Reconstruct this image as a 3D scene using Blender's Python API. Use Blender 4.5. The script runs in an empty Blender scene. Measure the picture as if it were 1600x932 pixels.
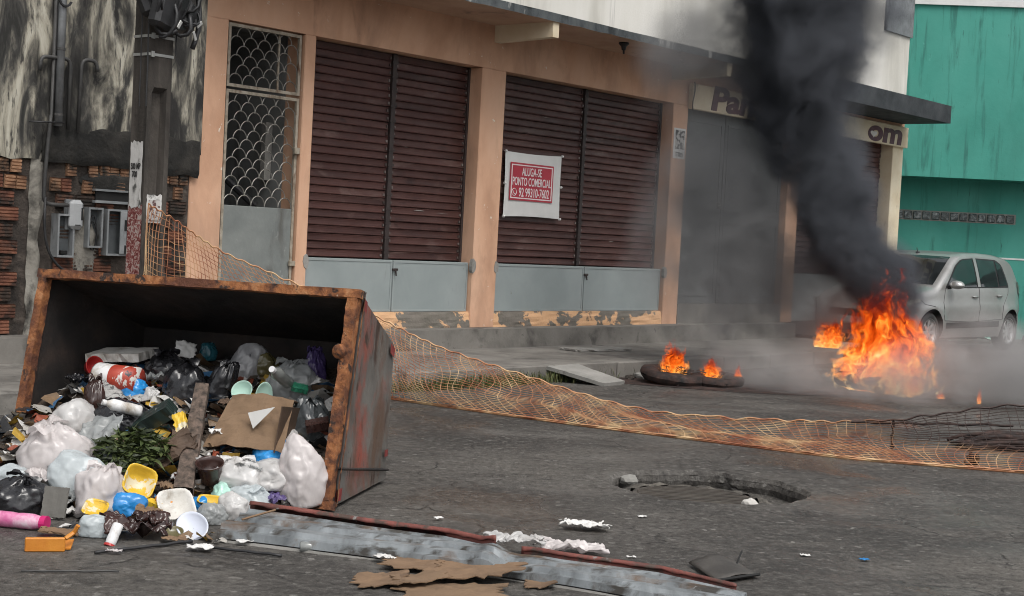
import bpy, bmesh, math, random
from mathutils import Vector, Matrix, noise, Euler

random.seed(7)
SC = bpy.context.scene
COL = SC.collection
R = math.radians

# ------------------------------------------------------------------ camera
cam_d = bpy.data.cameras.new('camera')
cam_d.sensor_width = 36.0
cam_d.lens = 36.0 * 2300.0 / 1600.0
cam_d.clip_start = 0.05
cam_d.clip_end = 1000.0
cam = bpy.data.objects.new('camera', cam_d)
COL.objects.link(cam)
CP, CR = 0.03906, R(3.0)
_F = Vector((0, math.cos(CP), -math.sin(CP)))
_R0 = Vector((1, 0, 0))
_U0 = Vector((0, math.sin(CP), math.cos(CP)))
_R = _R0 * math.cos(CR) + _U0 * math.sin(CR)
_U = _U0 * math.cos(CR) - _R0 * math.sin(CR)
cam.matrix_world = Matrix(((_R.x, _U.x, -_F.x, 0), (_R.y, _U.y, -_F.y, 0), (_R.z, _U.z, -_F.z, 1.3), (0, 0, 0, 1)))
SC.camera = cam

# ------------------------------------------------------------------ sky, sun, exposure
SUN_EL, SUN_AZ = R(58), R(150)          # overcast: a veiled high sun behind the viewer
W = bpy.data.worlds.new('World')
SC.world = W
W.use_nodes = True
_nt = W.node_tree
_bg = _nt.nodes['Background']
_sky = _nt.nodes.new('ShaderNodeTexSky')
_sky.sky_type = 'NISHITA'
_sky.sun_disc = False
_sky.sun_elevation = SUN_EL
_sky.sun_rotation = SUN_AZ
_sky.air_density = 1.0
_sky.dust_density = 4.0
_hs = _nt.nodes.new('ShaderNodeHueSaturation')
_hs.inputs['Saturation'].default_value = 0.16
_nt.links.new(_sky.outputs[0], _hs.inputs['Color'])
_nt.links.new(_hs.outputs[0], _bg.inputs[0])
_bg.inputs[1].default_value = 0.13
sun_d = bpy.data.lights.new('sun', 'SUN')
sun_d.energy = 1.1
sun_d.angle = R(28)
sun_d.color = (1.0, 0.96, 0.90)
sun = bpy.data.objects.new('sun', sun_d)
COL.objects.link(sun)
_sd = Vector((math.sin(SUN_AZ) * math.cos(SUN_EL), math.cos(SUN_AZ) * math.cos(SUN_EL), math.sin(SUN_EL)))
sun.rotation_euler = _sd.to_track_quat('Z', 'Y').to_euler()
VS = SC.view_settings
VS.view_transform = 'Standard'
VS.look = 'None'
VS.gamma = 1.0
VS.use_curve_mapping = False
VS.exposure = 0.50
SC.render.film_transparent = False
CY = SC.cycles
CY.use_denoising = True
CY.filter_width = 1.05
CY.max_bounces = 8
CY.diffuse_bounces = 3
CY.glossy_bounces = 3
CY.transparent_max_bounces = 12
CY.volume_bounces = 0
CY.use_adaptive_sampling = True
CY.adaptive_threshold = 0.02
CY.volume_max_steps = 256
CY.sample_clamp_indirect = 6.0

# ------------------------------------------------------------------ materials
def nd(nt, t, ins=None, **props):
    n = nt.nodes.new(t)
    for k, v in props.items():
        setattr(n, k, v)
    for k, v in (ins or {}).items():
        s = n.inputs[k]
        if hasattr(v, 'is_output'):
            nt.links.new(v, s)
        else:
            s.default_value = v
    return n

def c4(c):
    return (c[0], c[1], c[2], 1.0)

def ramp(nt, fac, stops, interp='LINEAR'):
    n = nt.nodes.new('ShaderNodeValToRGB')
    cr = n.color_ramp
    cr.interpolation = interp
    while len(cr.elements) < len(stops):
        cr.elements.new(0.5)
    for e, (p, c) in zip(cr.elements, stops):
        e.position = p
        e.color = c4(c) if not isinstance(c, (int, float)) else (c, c, c, 1)
    nt.links.new(fac, n.inputs[0])
    return n.outputs[0]

def math_(nt, op, a, b=None, c=None, clamp=False):
    n = nt.nodes.new('ShaderNodeMath')
    n.operation = op
    n.use_clamp = clamp
    for i, v in enumerate((a, b, c)):
        if v is None:
            continue
        if hasattr(v, 'is_output'):
            nt.links.new(v, n.inputs[i])
        else:
            n.inputs[i].default_value = v
    return n.outputs[0]

def mix(nt, fac, a, b, mode='MIX'):
    n = nt.nodes.new('ShaderNodeMix')
    n.data_type = 'RGBA'
    n.blend_type = mode
    for s, v in ((n.inputs[0], fac), (n.inputs[6], a), (n.inputs[7], b)):
        if hasattr(v, 'is_output'):
            nt.links.new(v, s)
        elif isinstance(v, (int, float)):
            s.default_value = v
        else:
            s.default_value = c4(v)
    return n.outputs[2]

def newmat(name):
    m = bpy.data.materials.new(name)
    m.use_nodes = True
    nt = m.node_tree
    return m, nt, nt.nodes['Principled BSDF']

def coords(nt, stretch=(1, 1, 1), off=0.0, rand=True):
    tc = nt.nodes.new('ShaderNodeTexCoord')
    v = tc.outputs['Object']
    mp = nd(nt, 'ShaderNodeMapping', {'Vector': v, 'Scale': stretch, 'Location': (off, off * 1.7, off * 0.6)})
    v = mp.outputs[0]
    if rand:
        oi = nt.nodes.new('ShaderNodeObjectInfo')
        m = math_(nt, 'MULTIPLY', oi.outputs['Random'], 37.0)
        v = nd(nt, 'ShaderNodeVectorMath', {0: v, 1: m}, operation='ADD').outputs[0]
    return v

def nz(nt, v, scale, detail=5, rough=0.55, dist=0.0, typ='FBM'):
    n = nd(nt, 'ShaderNodeTexNoise', {'Vector': v, 'Scale': scale, 'Detail': detail, 'Roughness': rough, 'Distortion': dist}, noise_type=typ)
    return n.outputs[0]

MATS = {}
def pbr(name, cols, scale=4, stretch=(1, 1, 1), detail=6, dist=0.3, lo=0.35, hi=0.65, rough=(0.6, 0.8), metal=0.0,
        bump=0.2, bscale=40, bdist=0.01, spots=None, off=0.0, coat=0.0, rand=True, spec=0.5, btyp='FBM', vary=0.0):
    """cols: colours run along one noise; spots: list of (colour, noise scale, stretch, lo, hi, offset) laid over it."""
    if name in MATS:
        return MATS[name]
    m, nt, b = newmat(name)
    v = coords(nt, stretch, off, rand)
    v1 = coords(nt, (1, 1, 1), off, rand)
    f = nz(nt, v, scale, detail, 0.6, dist)
    k = len(cols)
    col = ramp(nt, f, [(lo + (hi - lo) * i / max(1, k - 1), c) for i, c in enumerate(cols)]) if k > 1 else None
    if col is None:
        rgb = nt.nodes.new('ShaderNodeRGB'); rgb.outputs[0].default_value = c4(cols[0]); col = rgb.outputs[0]
    for (sc, ss, st, l, h, of) in (spots or []):
        vv = coords(nt, st, of, rand)
        s = nz(nt, vv, ss, 7, 0.62, 0.4)
        col = mix(nt, ramp(nt, s, [(l, 0.0), (h, 1.0)]), col, sc)
    if vary:
        oi = nt.nodes.new('ShaderNodeObjectInfo')
        hv = nd(nt, 'ShaderNodeHueSaturation', {'Color': col, 'Value': math_(nt, 'MULTIPLY_ADD', oi.outputs['Random'], vary * 2, 1 - vary)})
        col = hv.outputs[0]
    nt.links.new(col, b.inputs['Base Color'])
    rr = nz(nt, v1, scale * 2.3, 4)
    nt.links.new(ramp(nt, rr, [(0.3, rough[0]), (0.7, rough[1])]), b.inputs['Roughness'])
    b.inputs['Metallic'].default_value = metal
    b.inputs['Specular IOR Level'].default_value = spec
    b.inputs['Coat Weight'].default_value = coat
    if bump:
        h = nz(nt, v1, bscale, 6, 0.6, 0.0, btyp)
        bp = nd(nt, 'ShaderNodeBump', {'Strength': bump, 'Distance': bdist, 'Height': h})
        nt.links.new(bp.outputs[0], b.inputs['Normal'])
    MATS[name] = m
    return m

BLK = (0.012, 0.012, 0.012)
M = {}
M['orange'] = pbr('orange_paint', [(0.50, 0.285, 0.18), (0.61, 0.365, 0.24), (0.65, 0.41, 0.28)], 1.6, (1, 1, .5), rough=(.7, .9), bump=.25, bscale=60, bdist=.004, rand=False,
    spots=[((0.30, 0.17, 0.11), 3.0, (1, 1, .35), .60, .78, 3.1), ((0.72, 0.64, 0.54), 11.0, (1, 1, 1), .675, .69, 8.0), ((0.40, 0.24, 0.16), 1.3, (1, 1, .4), .52, .70, 12.0), ((0.12, 0.09, 0.07), 22, (1, 1, 1), .71, .76, 5.0)])
M['orange_raw'] = pbr('flaking_orange_paint', [(0.13, 0.12, 0.10), (0.17, 0.15, 0.13)], 6, rough=(.8, .95), bump=.6, bscale=30, bdist=.01, rand=False,
    spots=[((0.60, 0.36, 0.20), 2.2, (1, 1, 1.6), .49, .515, 2.0), ((0.08, 0.07, 0.06), 7, (1, 1, 1), .62, .72, 4.4)])
M['soffit'] = pbr('canopy_soffit_paint', [(0.42, 0.27, 0.19), (0.52, 0.36, 0.26)], 2, rough=(.8, .9), bump=.2, rand=False, spots=[((0.2, 0.15, 0.12), 3, (1, 1, 1), .6, .75, 1.0)])
M['cream_beam'] = pbr('cream_paint', [(0.62, 0.52, 0.36), (0.70, 0.62, 0.47)], 3, rough=(.7, .9), bump=.15, rand=False, spots=[((0.25, 0.2, 0.15), 5, (1, 1, .5), .64, .75, 1.0)])
M['fascia'] = pbr('mouldy_fascia', [(0.025, 0.03, 0.033), (0.07, 0.08, 0.085), (0.10, 0.11, 0.11)], 5, (1, 1, .5), rough=(.8, .95), bump=.5, bscale=25, rand=False,
    spots=[((0.42, 0.42, 0.40), 4.0, (1.6, 1, .5), .57, .64, 6.0)])
M['fascia_dark'] = pbr('dark_fascia', [(0.018, 0.022, 0.026), (0.045, 0.05, 0.055)], 3, rough=(.7, .9), bump=.3, rand=False)
M['upper_wall'] = pbr('pale_render', [(0.52, 0.50, 0.45), (0.66, 0.64, 0.59), (0.71, 0.69, 0.65)], 1.4, (1, 1, .25), rough=(.8, .95), bump=.25, rand=False,
    spots=[((0.30, 0.29, 0.27), 3.5, (2, 1, .12), .60, .75, 2.0)])
M['shutter'] = pbr('maroon_shutter', [(0.042, 0.0165, 0.0145), (0.060, 0.0235, 0.020), (0.076, 0.033, 0.028)], 2.2, (.6, 1, 1.5), rough=(.42, .6), bump=.08, rand=True,
    spots=[((0.13, 0.085, 0.075), 3, (.5, 1, 1.5), .56, .74, 2.0), ((0.03, 0.012, 0.011), 5, (.6, 1, 1), .60, .70, 6.0)], vary=.16)
M['shutter_post'] = pbr('shutter_post', [(0.022, 0.016, 0.015), (0.04, 0.028, 0.026)], 5, rough=(.5, .7), bump=.1)
M['grey_panel'] = pbr('grey_panel_paint', [(0.24, 0.275, 0.275), (0.29, 0.325, 0.325)], 1.8, rough=(.45, .6), bump=.08, bscale=12, bdist=.004,
    spots=[((0.16, 0.16, 0.15), 4, (1, 1, .3), .64, .8, 1.0), ((0.12, 0.07, 0.04), 16, (1, 1, .4), .73, .78, 3.0)])
M['gate_panel'] = pbr('gate_panel_paint', [(0.15, 0.165, 0.16), (0.21, 0.225, 0.215)], 3, rough=(.5, .7), bump=.15, spots=[((0.09, 0.088, 0.08), 3, (1, 1, .4), .52, .68, 1.0), ((0.30, 0.31, 0.30), 6, (1, 1, .6), .62, .70, 5.0), ((0.06, 0.035, 0.02), 14, (1, 1, .5), .68, .73, 3.0)])
M['door_grey'] = pbr('door_grey', [(0.085, 0.09, 0.09), (0.12, 0.125, 0.125)], 2, rough=(.5, .7), bump=.08)
M['steel_frame'] = pbr('gate_steel', [(0.20, 0.17, 0.13), (0.32, 0.28, 0.22), (0.38, 0.34, 0.28)], 12, rough=(.5, .75), bump=.1, spots=[((0.12, 0.06, 0.03), 9, (1, 1, .5), .58, .7, 1.0)])
M['scallop'] = pbr('scallop_steel', [(0.17, 0.165, 0.145), (0.27, 0.26, 0.235)], 12, rough=(.4, .6), metal=.3, bump=0)
M['entry_grey'] = pbr('entry_grey_wall', [(0.16, 0.165, 0.16), (0.24, 0.245, 0.24)], 1.5, rough=(.8, .9), bump=.1, spots=[((0.05, 0.05, 0.048), 2.5, (1, 1, .5), .52, .7, 2.0)])
M['dark_room'] = pbr('entry_wall', [(0.06, 0.06, 0.055), (0.11, 0.105, 0.10)], 2, rough=(.8, .9), bump=.1)
M['concrete'] = pbr('concrete', [(0.105, 0.098, 0.088), (0.16, 0.15, 0.135), (0.20, 0.188, 0.17)], 2.2, rough=(.75, .95), bump=.45, bscale=35, bdist=.006, rand=False,
    spots=[((0.06, 0.055, 0.05), 2.5, (1, 1, 1), .56, .70, 3.0), ((0.05, 0.046, 0.042), 9, (1, 1, 1), .62, .72, 7.0)])
M['concrete_pale'] = pbr('pale_concrete', [(0.20, 0.195, 0.18), (0.29, 0.28, 0.26)], 4, rough=(.8, .95), bump=.4, spots=[((0.1, 0.095, 0.085), 6, (1, 1, 1), .6, .72, 3.0)])
M['plaster'] = pbr('grimy_plaster', [(0.020, 0.020, 0.018), (0.05, 0.048, 0.044), (0.17, 0.158, 0.13), (0.36, 0.335, 0.27), (0.48, 0.455, 0.38)], 3.0, (1.8, 1, .5), 10, .8, .38, .63, rough=(.8, .95), bump=.5, bscale=22, rand=False,
    spots=[((0.018, 0.017, 0.016), 2.0, (1.6, 1, .55), .49, .60, 9.0), ((0.05, 0.047, 0.042), 14.0, (2.5, 1, .35), .55, .66, 4.0)])
M['plaster_black'] = pbr('black_mould_plaster', [(0.008, 0.008, 0.0075), (0.017, 0.016, 0.014), (0.032, 0.029, 0.025)], 5, rough=(.85, .95), bump=.7, bscale=18, bdist=.02, rand=False,
    spots=[((0.16, 0.14, 0.12), 3, (1, 1, .6), .66, .74, 2.0)])
M['mortar'] = pbr('dirty_mortar', [(0.018, 0.015, 0.013), (0.045, 0.036, 0.030), (0.10, 0.082, 0.068)], 5, rough=(.9, 1), bump=.8, bscale=20, bdist=.02, rand=False)
M['mortar_pale'] = pbr('pale_mortar', [(0.08, 0.075, 0.065), (0.24, 0.225, 0.195), (0.30, 0.285, 0.25)], 6, rough=(.9, 1), bump=.7, bscale=22, bdist=.015, rand=False, spots=[((0.03, 0.028, 0.025), 5, (1, 1, .6), .52, .66, 3.0)])
for i, (a, b_, c) in enumerate([((0.07, 0.028, 0.018), (0.17, 0.066, 0.040), (0.24, 0.105, 0.062)), ((0.15, 0.075, 0.042), (0.28, 0.15, 0.085), (0.34, 0.20, 0.12)), ((0.02, 0.017, 0.015), (0.06, 0.04, 0.03), (0.15, 0.065, 0.04))]):
    M['brick%d' % i] = pbr('clay_brick_%d' % i, [a, b_, c], 9, rough=(.8, .95), bump=.5, bscale=45, spots=[((0.02, 0.019, 0.016), 6, (1, 1, 1), .50, .66, 3.0), ((0.05, 0.055, 0.03), 8, (1, 1, 1), .64, .75, 6.0)], vary=.25)
M['teal'] = pbr('teal_paint', [(0.038, 0.24, 0.19), (0.05, 0.285, 0.228), (0.06, 0.31, 0.25)], .8, (1, 1, .6), rough=(.6, .8), bump=.3, bscale=14, bdist=.008, rand=False,
    spots=[((0.026, 0.165, 0.132), 3.4, (2.6, 1, .22), .55, .68, 3.0), ((0.02, 0.10, 0.085), 9, (2, 1, .25), .66, .72, 6.0), ((0.10, 0.38, 0.32), 6, (1, 1, .5), .66, .8, 1.0)])
M['white_trim'] = pbr('white_trim', [(0.60, 0.60, 0.59), (0.72, 0.72, 0.71)], 3, rough=(.6, .8), bump=.1)
M['cable'] = pbr('black_cable', [(0.012, 0.012, 0.013), (0.025, 0.025, 0.027)], 8, rough=(.45, .6), bump=.05)
M['galv_pipe'] = pbr('galvanised_pipe', [(0.16, 0.165, 0.17), (0.28, 0.29, 0.30)], 6, rough=(.4, .6), metal=.4, bump=.05, spots=[((0.03, 0.03, 0.03), 4, (1, 1, .4), .55, .7, 1.0)])
M['dark_pipe'] = pbr('dark_pipe', [(0.03, 0.03, 0.03), (0.07, 0.068, 0.065)], 6, rough=(.5, .7), bump=.05)
M['meter_box'] = pbr('meter_box_metal', [(0.17, 0.18, 0.185), (0.27, 0.28, 0.285)], 6, rough=(.5, .7), bump=.1, spots=[((0.04, 0.038, 0.035), 5, (1, 1, .5), .56, .7, 1.0)])
M['meter_in'] = pbr('meter_box_inside', [(0.05, 0.055, 0.06), (0.09, 0.10, 0.105)], 5, rough=(.6, .8), bump=.1)
M['meter_white'] = pbr('white_meter_cover', [(0.30, 0.31, 0.315), (0.40, 0.41, 0.415)], 5, rough=(.35, .5), bump=.02, spots=[((0.10, 0.10, 0.10), 6, (1, 1, .5), .62, .75, 1.0)])
M['void'] = pbr('black_void', [(0.006, 0.006, 0.006), (0.012, 0.012, 0.012)], 5, rough=(.8, .9), bump=0)
M['rust'] = pbr('orange_rust', [(0.055, 0.022, 0.013), (0.16, 0.058, 0.022), (0.29, 0.11, 0.038), (0.36, 0.17, 0.075)], 12, detail=9, rough=(.75, .95), bump=.8, bscale=38, bdist=.012, rand=False,
    spots=[((0.03, 0.018, 0.014), 11, (1, 1, 1), .55, .60, 4.0), ((0.10, 0.035, 0.018), 4, (1, 1, 1), .50, .62, 9.0), ((0.34, 0.27, 0.2), 22, (1, 1, 1), .68, .73, 2.0)])
M['bin_inside'] = pbr('shade_darkened_inner_steel', [(0.006, 0.005, 0.005), (0.014, 0.011, 0.010), (0.030, 0.020, 0.016)], 4, rough=(.7, .9), bump=.3, rand=False)  # inner steel colour lowered to paint in the shade inside the bin
M['bin_side'] = pbr('weathered_bin_paint', [(0.075, 0.07, 0.063), (0.115, 0.106, 0.096), (0.15, 0.14, 0.126)], 3, rough=(.55, .8), bump=.35, bscale=20, rand=False,
    spots=[((0.24, 0.065, 0.045), 2.2, (1, 1, .9), .50, .62, 5.0), ((0.10, 0.06, 0.04), 3.0, (1, 1, .5), .52, .64, 3.0), ((0.05, 0.028, 0.02), 4, (1.6, 1.6, .6), .58, .64, 1.0), ((0.02, 0.016, 0.014), 9, (2, 2, .7), .64, .68, 8.0), ((0.26, 0.25, 0.23), 11, (1, 1, .8), .70, .73, 2.0)])
M['bin_red'] = pbr('red_reflector', [(0.16, 0.02, 0.02), (0.24, 0.035, 0.03)], 14, rough=(.5, .7), bump=.2)

# ------------------------------------------------------------------ mesh helpers
class MB:
    def __init__(s):
        s.v = []; s.f = []; s.m = []
    def add(s, vs, fs, mi=0):
        o = len(s.v)
        s.v += [tuple(p) for p in vs]
        s.f += [tuple(i + o for i in f) for f in fs]
        s.m += [mi] * len(fs)
        return s
    def box(s, x0, x1, y0, y1, z0, z1, mi=0):
        return s.add([(x0, y0, z0), (x1, y0, z0), (x1, y1, z0), (x0, y1, z0), (x0, y0, z1), (x1, y0, z1), (x1, y1, z1), (x0, y1, z1)],
                     [(0, 3, 2, 1), (4, 5, 6, 7), (0, 1, 5, 4), (1, 2, 6, 5), (2, 3, 7, 6), (3, 0, 4, 7)], mi)
    def bbox(s, x0, x1, y0, y1, z0, z1, b=0.006, mi=0):
        """box with chamfered edges"""
        bm = bmesh.new()
        bmesh.ops.create_cube(bm, size=1)
        for v in bm.verts:
            v.co = Vector(((x0 + x1) / 2 + v.co.x * (x1 - x0), (y0 + y1) / 2 + v.co.y * (y1 - y0), (z0 + z1) / 2 + v.co.z * (z1 - z0)))
        bmesh.ops.bevel(bm, geom=list(bm.edges), offset=b, segments=1, affect='EDGES')
        bm.verts.index_update()
        s.add([v.co for v in bm.verts], [[v.index for v in f.verts] for f in bm.faces], mi)
        bm.free()
        return s
    def obox(s, c, ax, ay, az, mi=0):
        c = Vector(c); ax = Vector(ax); ay = Vector(ay); az = Vector(az)
        P = [c + ax * i + ay * j + az * k for k in (-1, 1) for j in (-1, 1) for i in (-1, 1)]
        return s.add(P, [(0, 2, 3, 1), (4, 5, 7, 6), (0, 1, 5, 4), (1, 3, 7, 5), (3, 2, 6, 7), (2, 0, 4, 6)], mi)
    def tube(s, pts, r, n=6, mi=0, cap=True, closed=False):
        pts = [Vector(p) for p in pts]
        k = len(pts)
        rs = r if isinstance(r, (list, tuple)) else [r] * k
        o = len(s.v)
        prev = None
        for i, p in enumerate(pts):
            a = pts[(i - 1) % k] if (closed or i > 0) else p
            b = pts[(i + 1) % k] if (closed or i < k - 1) else p
            t = (b - a)
            t = t.normalized() if t.length > 1e-9 else Vector((0, 0, 1))
            if prev is None:
                g = Vector((0, 0, 1)) if abs(t.z) < 0.9 else Vector((1, 0, 0))
                prev = t.cross(g).normalized()
            prev = (prev - t * prev.dot(t))
            prev = prev.normalized() if prev.length > 1e-6 else t.orthogonal().normalized()
            q = t.cross(prev)
            for j in range(n):
                w = 2 * math.pi * j / n
                s.v.append(tuple(p + (prev * math.cos(w) + q * math.sin(w)) * rs[i]))
        for i in range(k if closed else k - 1):
            i2 = (i + 1) % k
            for j in range(n):
                j2 = (j + 1) % n
                s.f.append((o + i * n + j, o + i * n + j2, o + i2 * n + j2, o + i2 * n + j)); s.m.append(mi)
        if cap and not closed:
            s.f.append(tuple(o + j for j in reversed(range(n)))); s.m.append(mi)
            s.f.append(tuple(o + (k - 1) * n + j for j in range(n))); s.m.append(mi)
        return s
    def lathe(s, prof, n=24, mat=None, mi=0):
        """prof: (r, z) pairs, turned about local z then moved by mat"""
        mat = mat or Matrix()
        o = len(s.v)
        for (r, z) in prof:
            for j in range(n):
                w = 2 * math.pi * j / n
                s.v.append(tuple(mat @ Vector((r * math.cos(w), r * math.sin(w), z))))
        for i in range(len(prof) - 1):
            for j in range(n):
                j2 = (j + 1) % n
                s.f.append((o + i * n + j, o + i * n + j2, o + (i + 1) * n + j2, o + (i + 1) * n + j)); s.m.append(mi)
        return s
    def grid(s, fn, nu, nv, mi=0):
        o = len(s.v)
        for i in range(nu + 1):
            for j in range(nv + 1):
                s.v.append(tuple(fn(i / nu, j / nv)))
        for i in range(nu):
            for j in range(nv):
                a = o + i * (nv + 1) + j
                s.f.append((a, a + nv + 1, a + nv + 2, a + 1)); s.m.append(mi)
        return s
    def prism(s, poly, y0, y1, mi=0):
        """poly in (x,z), extruded along y"""
        k = len(poly)
        s.add([(x, y0, z) for x, z in poly] + [(x, y1, z) for x, z in poly],
              [tuple(range(k)), tuple(reversed(range(k, 2 * k)))] + [(i, i + k, (i + 1) % k + k, (i + 1) % k) for i in range(k)], mi)
        return s
    def mesh(s, name):
        me = bpy.data.meshes.new(name)
        me.from_pydata(s.v, [], s.f)
        return me
    def build(s, name, mats, parent=None, smooth=False, solid=0.0):
        me = s.mesh(name)
        mats = mats if isinstance(mats, (list, tuple)) else [mats]
        for m in mats:
            me.materials.append(m)
        if len(mats) > 1:
            me.polygons.foreach_set('material_index', s.m)
        me.validate()
        bm = bmesh.new(); bm.from_mesh(me)
        bmesh.ops.recalc_face_normals(bm, faces=bm.faces)
        bm.to_mesh(me); bm.free()
        if smooth:
            me.polygons.foreach_set('use_smooth', [True] * len(me.polygons))
        me.update()
        return link(name, me, parent, solid)

def link(name, me, parent=None, solid=0.0):
    o = bpy.data.objects.new(name, me)
    COL.objects.link(o)
    if parent:
        o.parent = parent
    if solid:
        md = o.modifiers.new('thickness', 'SOLIDIFY'); md.thickness = solid; md.offset = -1
    return o

def tag(o, label=None, cat=None, group=None, kind=None):
    for k, v in (('label', label), ('category', cat), ('group', group), ('kind', kind)):
        if v:
            o[k] = v
    return o

def empty(name, loc=(0, 0, 0), rz=0.0, label=None, cat=None, group=None):
    o = bpy.data.objects.new(name, None)
    o.empty_display_size = 0.1
    COL.objects.link(o)
    o.location = loc; o.rotation_euler = (0, 0, rz)
    return tag(o, label, cat, group)

def text(name, body, size, m, parent, loc, rot=(R(90), 0, 0), sx=1.0, ext=0.0015, align='CENTER', shear=0.0, off=0.0):
    cu = bpy.data.curves.new(name, 'FONT')
    cu.body = body; cu.size = size; cu.extrude = ext; cu.align_x = align; cu.align_y = 'CENTER'; cu.shear = shear; cu.offset = off
    t = bpy.data.objects.new(name + '_tmp', cu)
    COL.objects.link(t)
    dg = bpy.context.evaluated_depsgraph_get()
    me = bpy.data.meshes.new_from_object(t.evaluated_get(dg))
    bpy.data.objects.remove(t); bpy.data.curves.remove(cu)
    me.materials.clear(); me.materials.append(m)
    o = link(name, me, parent)
    o.location = loc; o.rotation_euler = rot; o.scale = (sx, 1, 1)
    return o

def ridged(p, s, seed=0.0, o=3):
    v = 0.0; a = 0.5
    q = Vector(p) * s + Vector((seed, seed * 1.3, seed * 0.7))
    for _ in range(o):
        v += a * (1 - abs(noise.noise(q)) * 2)
        q = q * 2.1; a *= 0.5
    return v

def wob(x, y=0.0, z=0.0):
    return noise.noise(Vector((x, y, z)))

# ------------------------------------------------------------------ frames
AZ = R(40.18)
UX, UY = math.sin(AZ), math.cos(AZ)
def FW(u, w, z=0.0):
    """street frame to world: u along the shop front, w metres out from it"""
    v = w - 10.5
    return Vector((u * UX + v * UY, u * UY - v * UX, z))
FROT = R(90) - AZ
def street(name, label=None, cat=None, group=None, u=0.0, w=0.0, z=0.0):
    return empty(name, FW(u, w, z), FROT, label, cat, group)
# inside a street() frame: x = u, y = -w (positive goes into the building), z up

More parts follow.
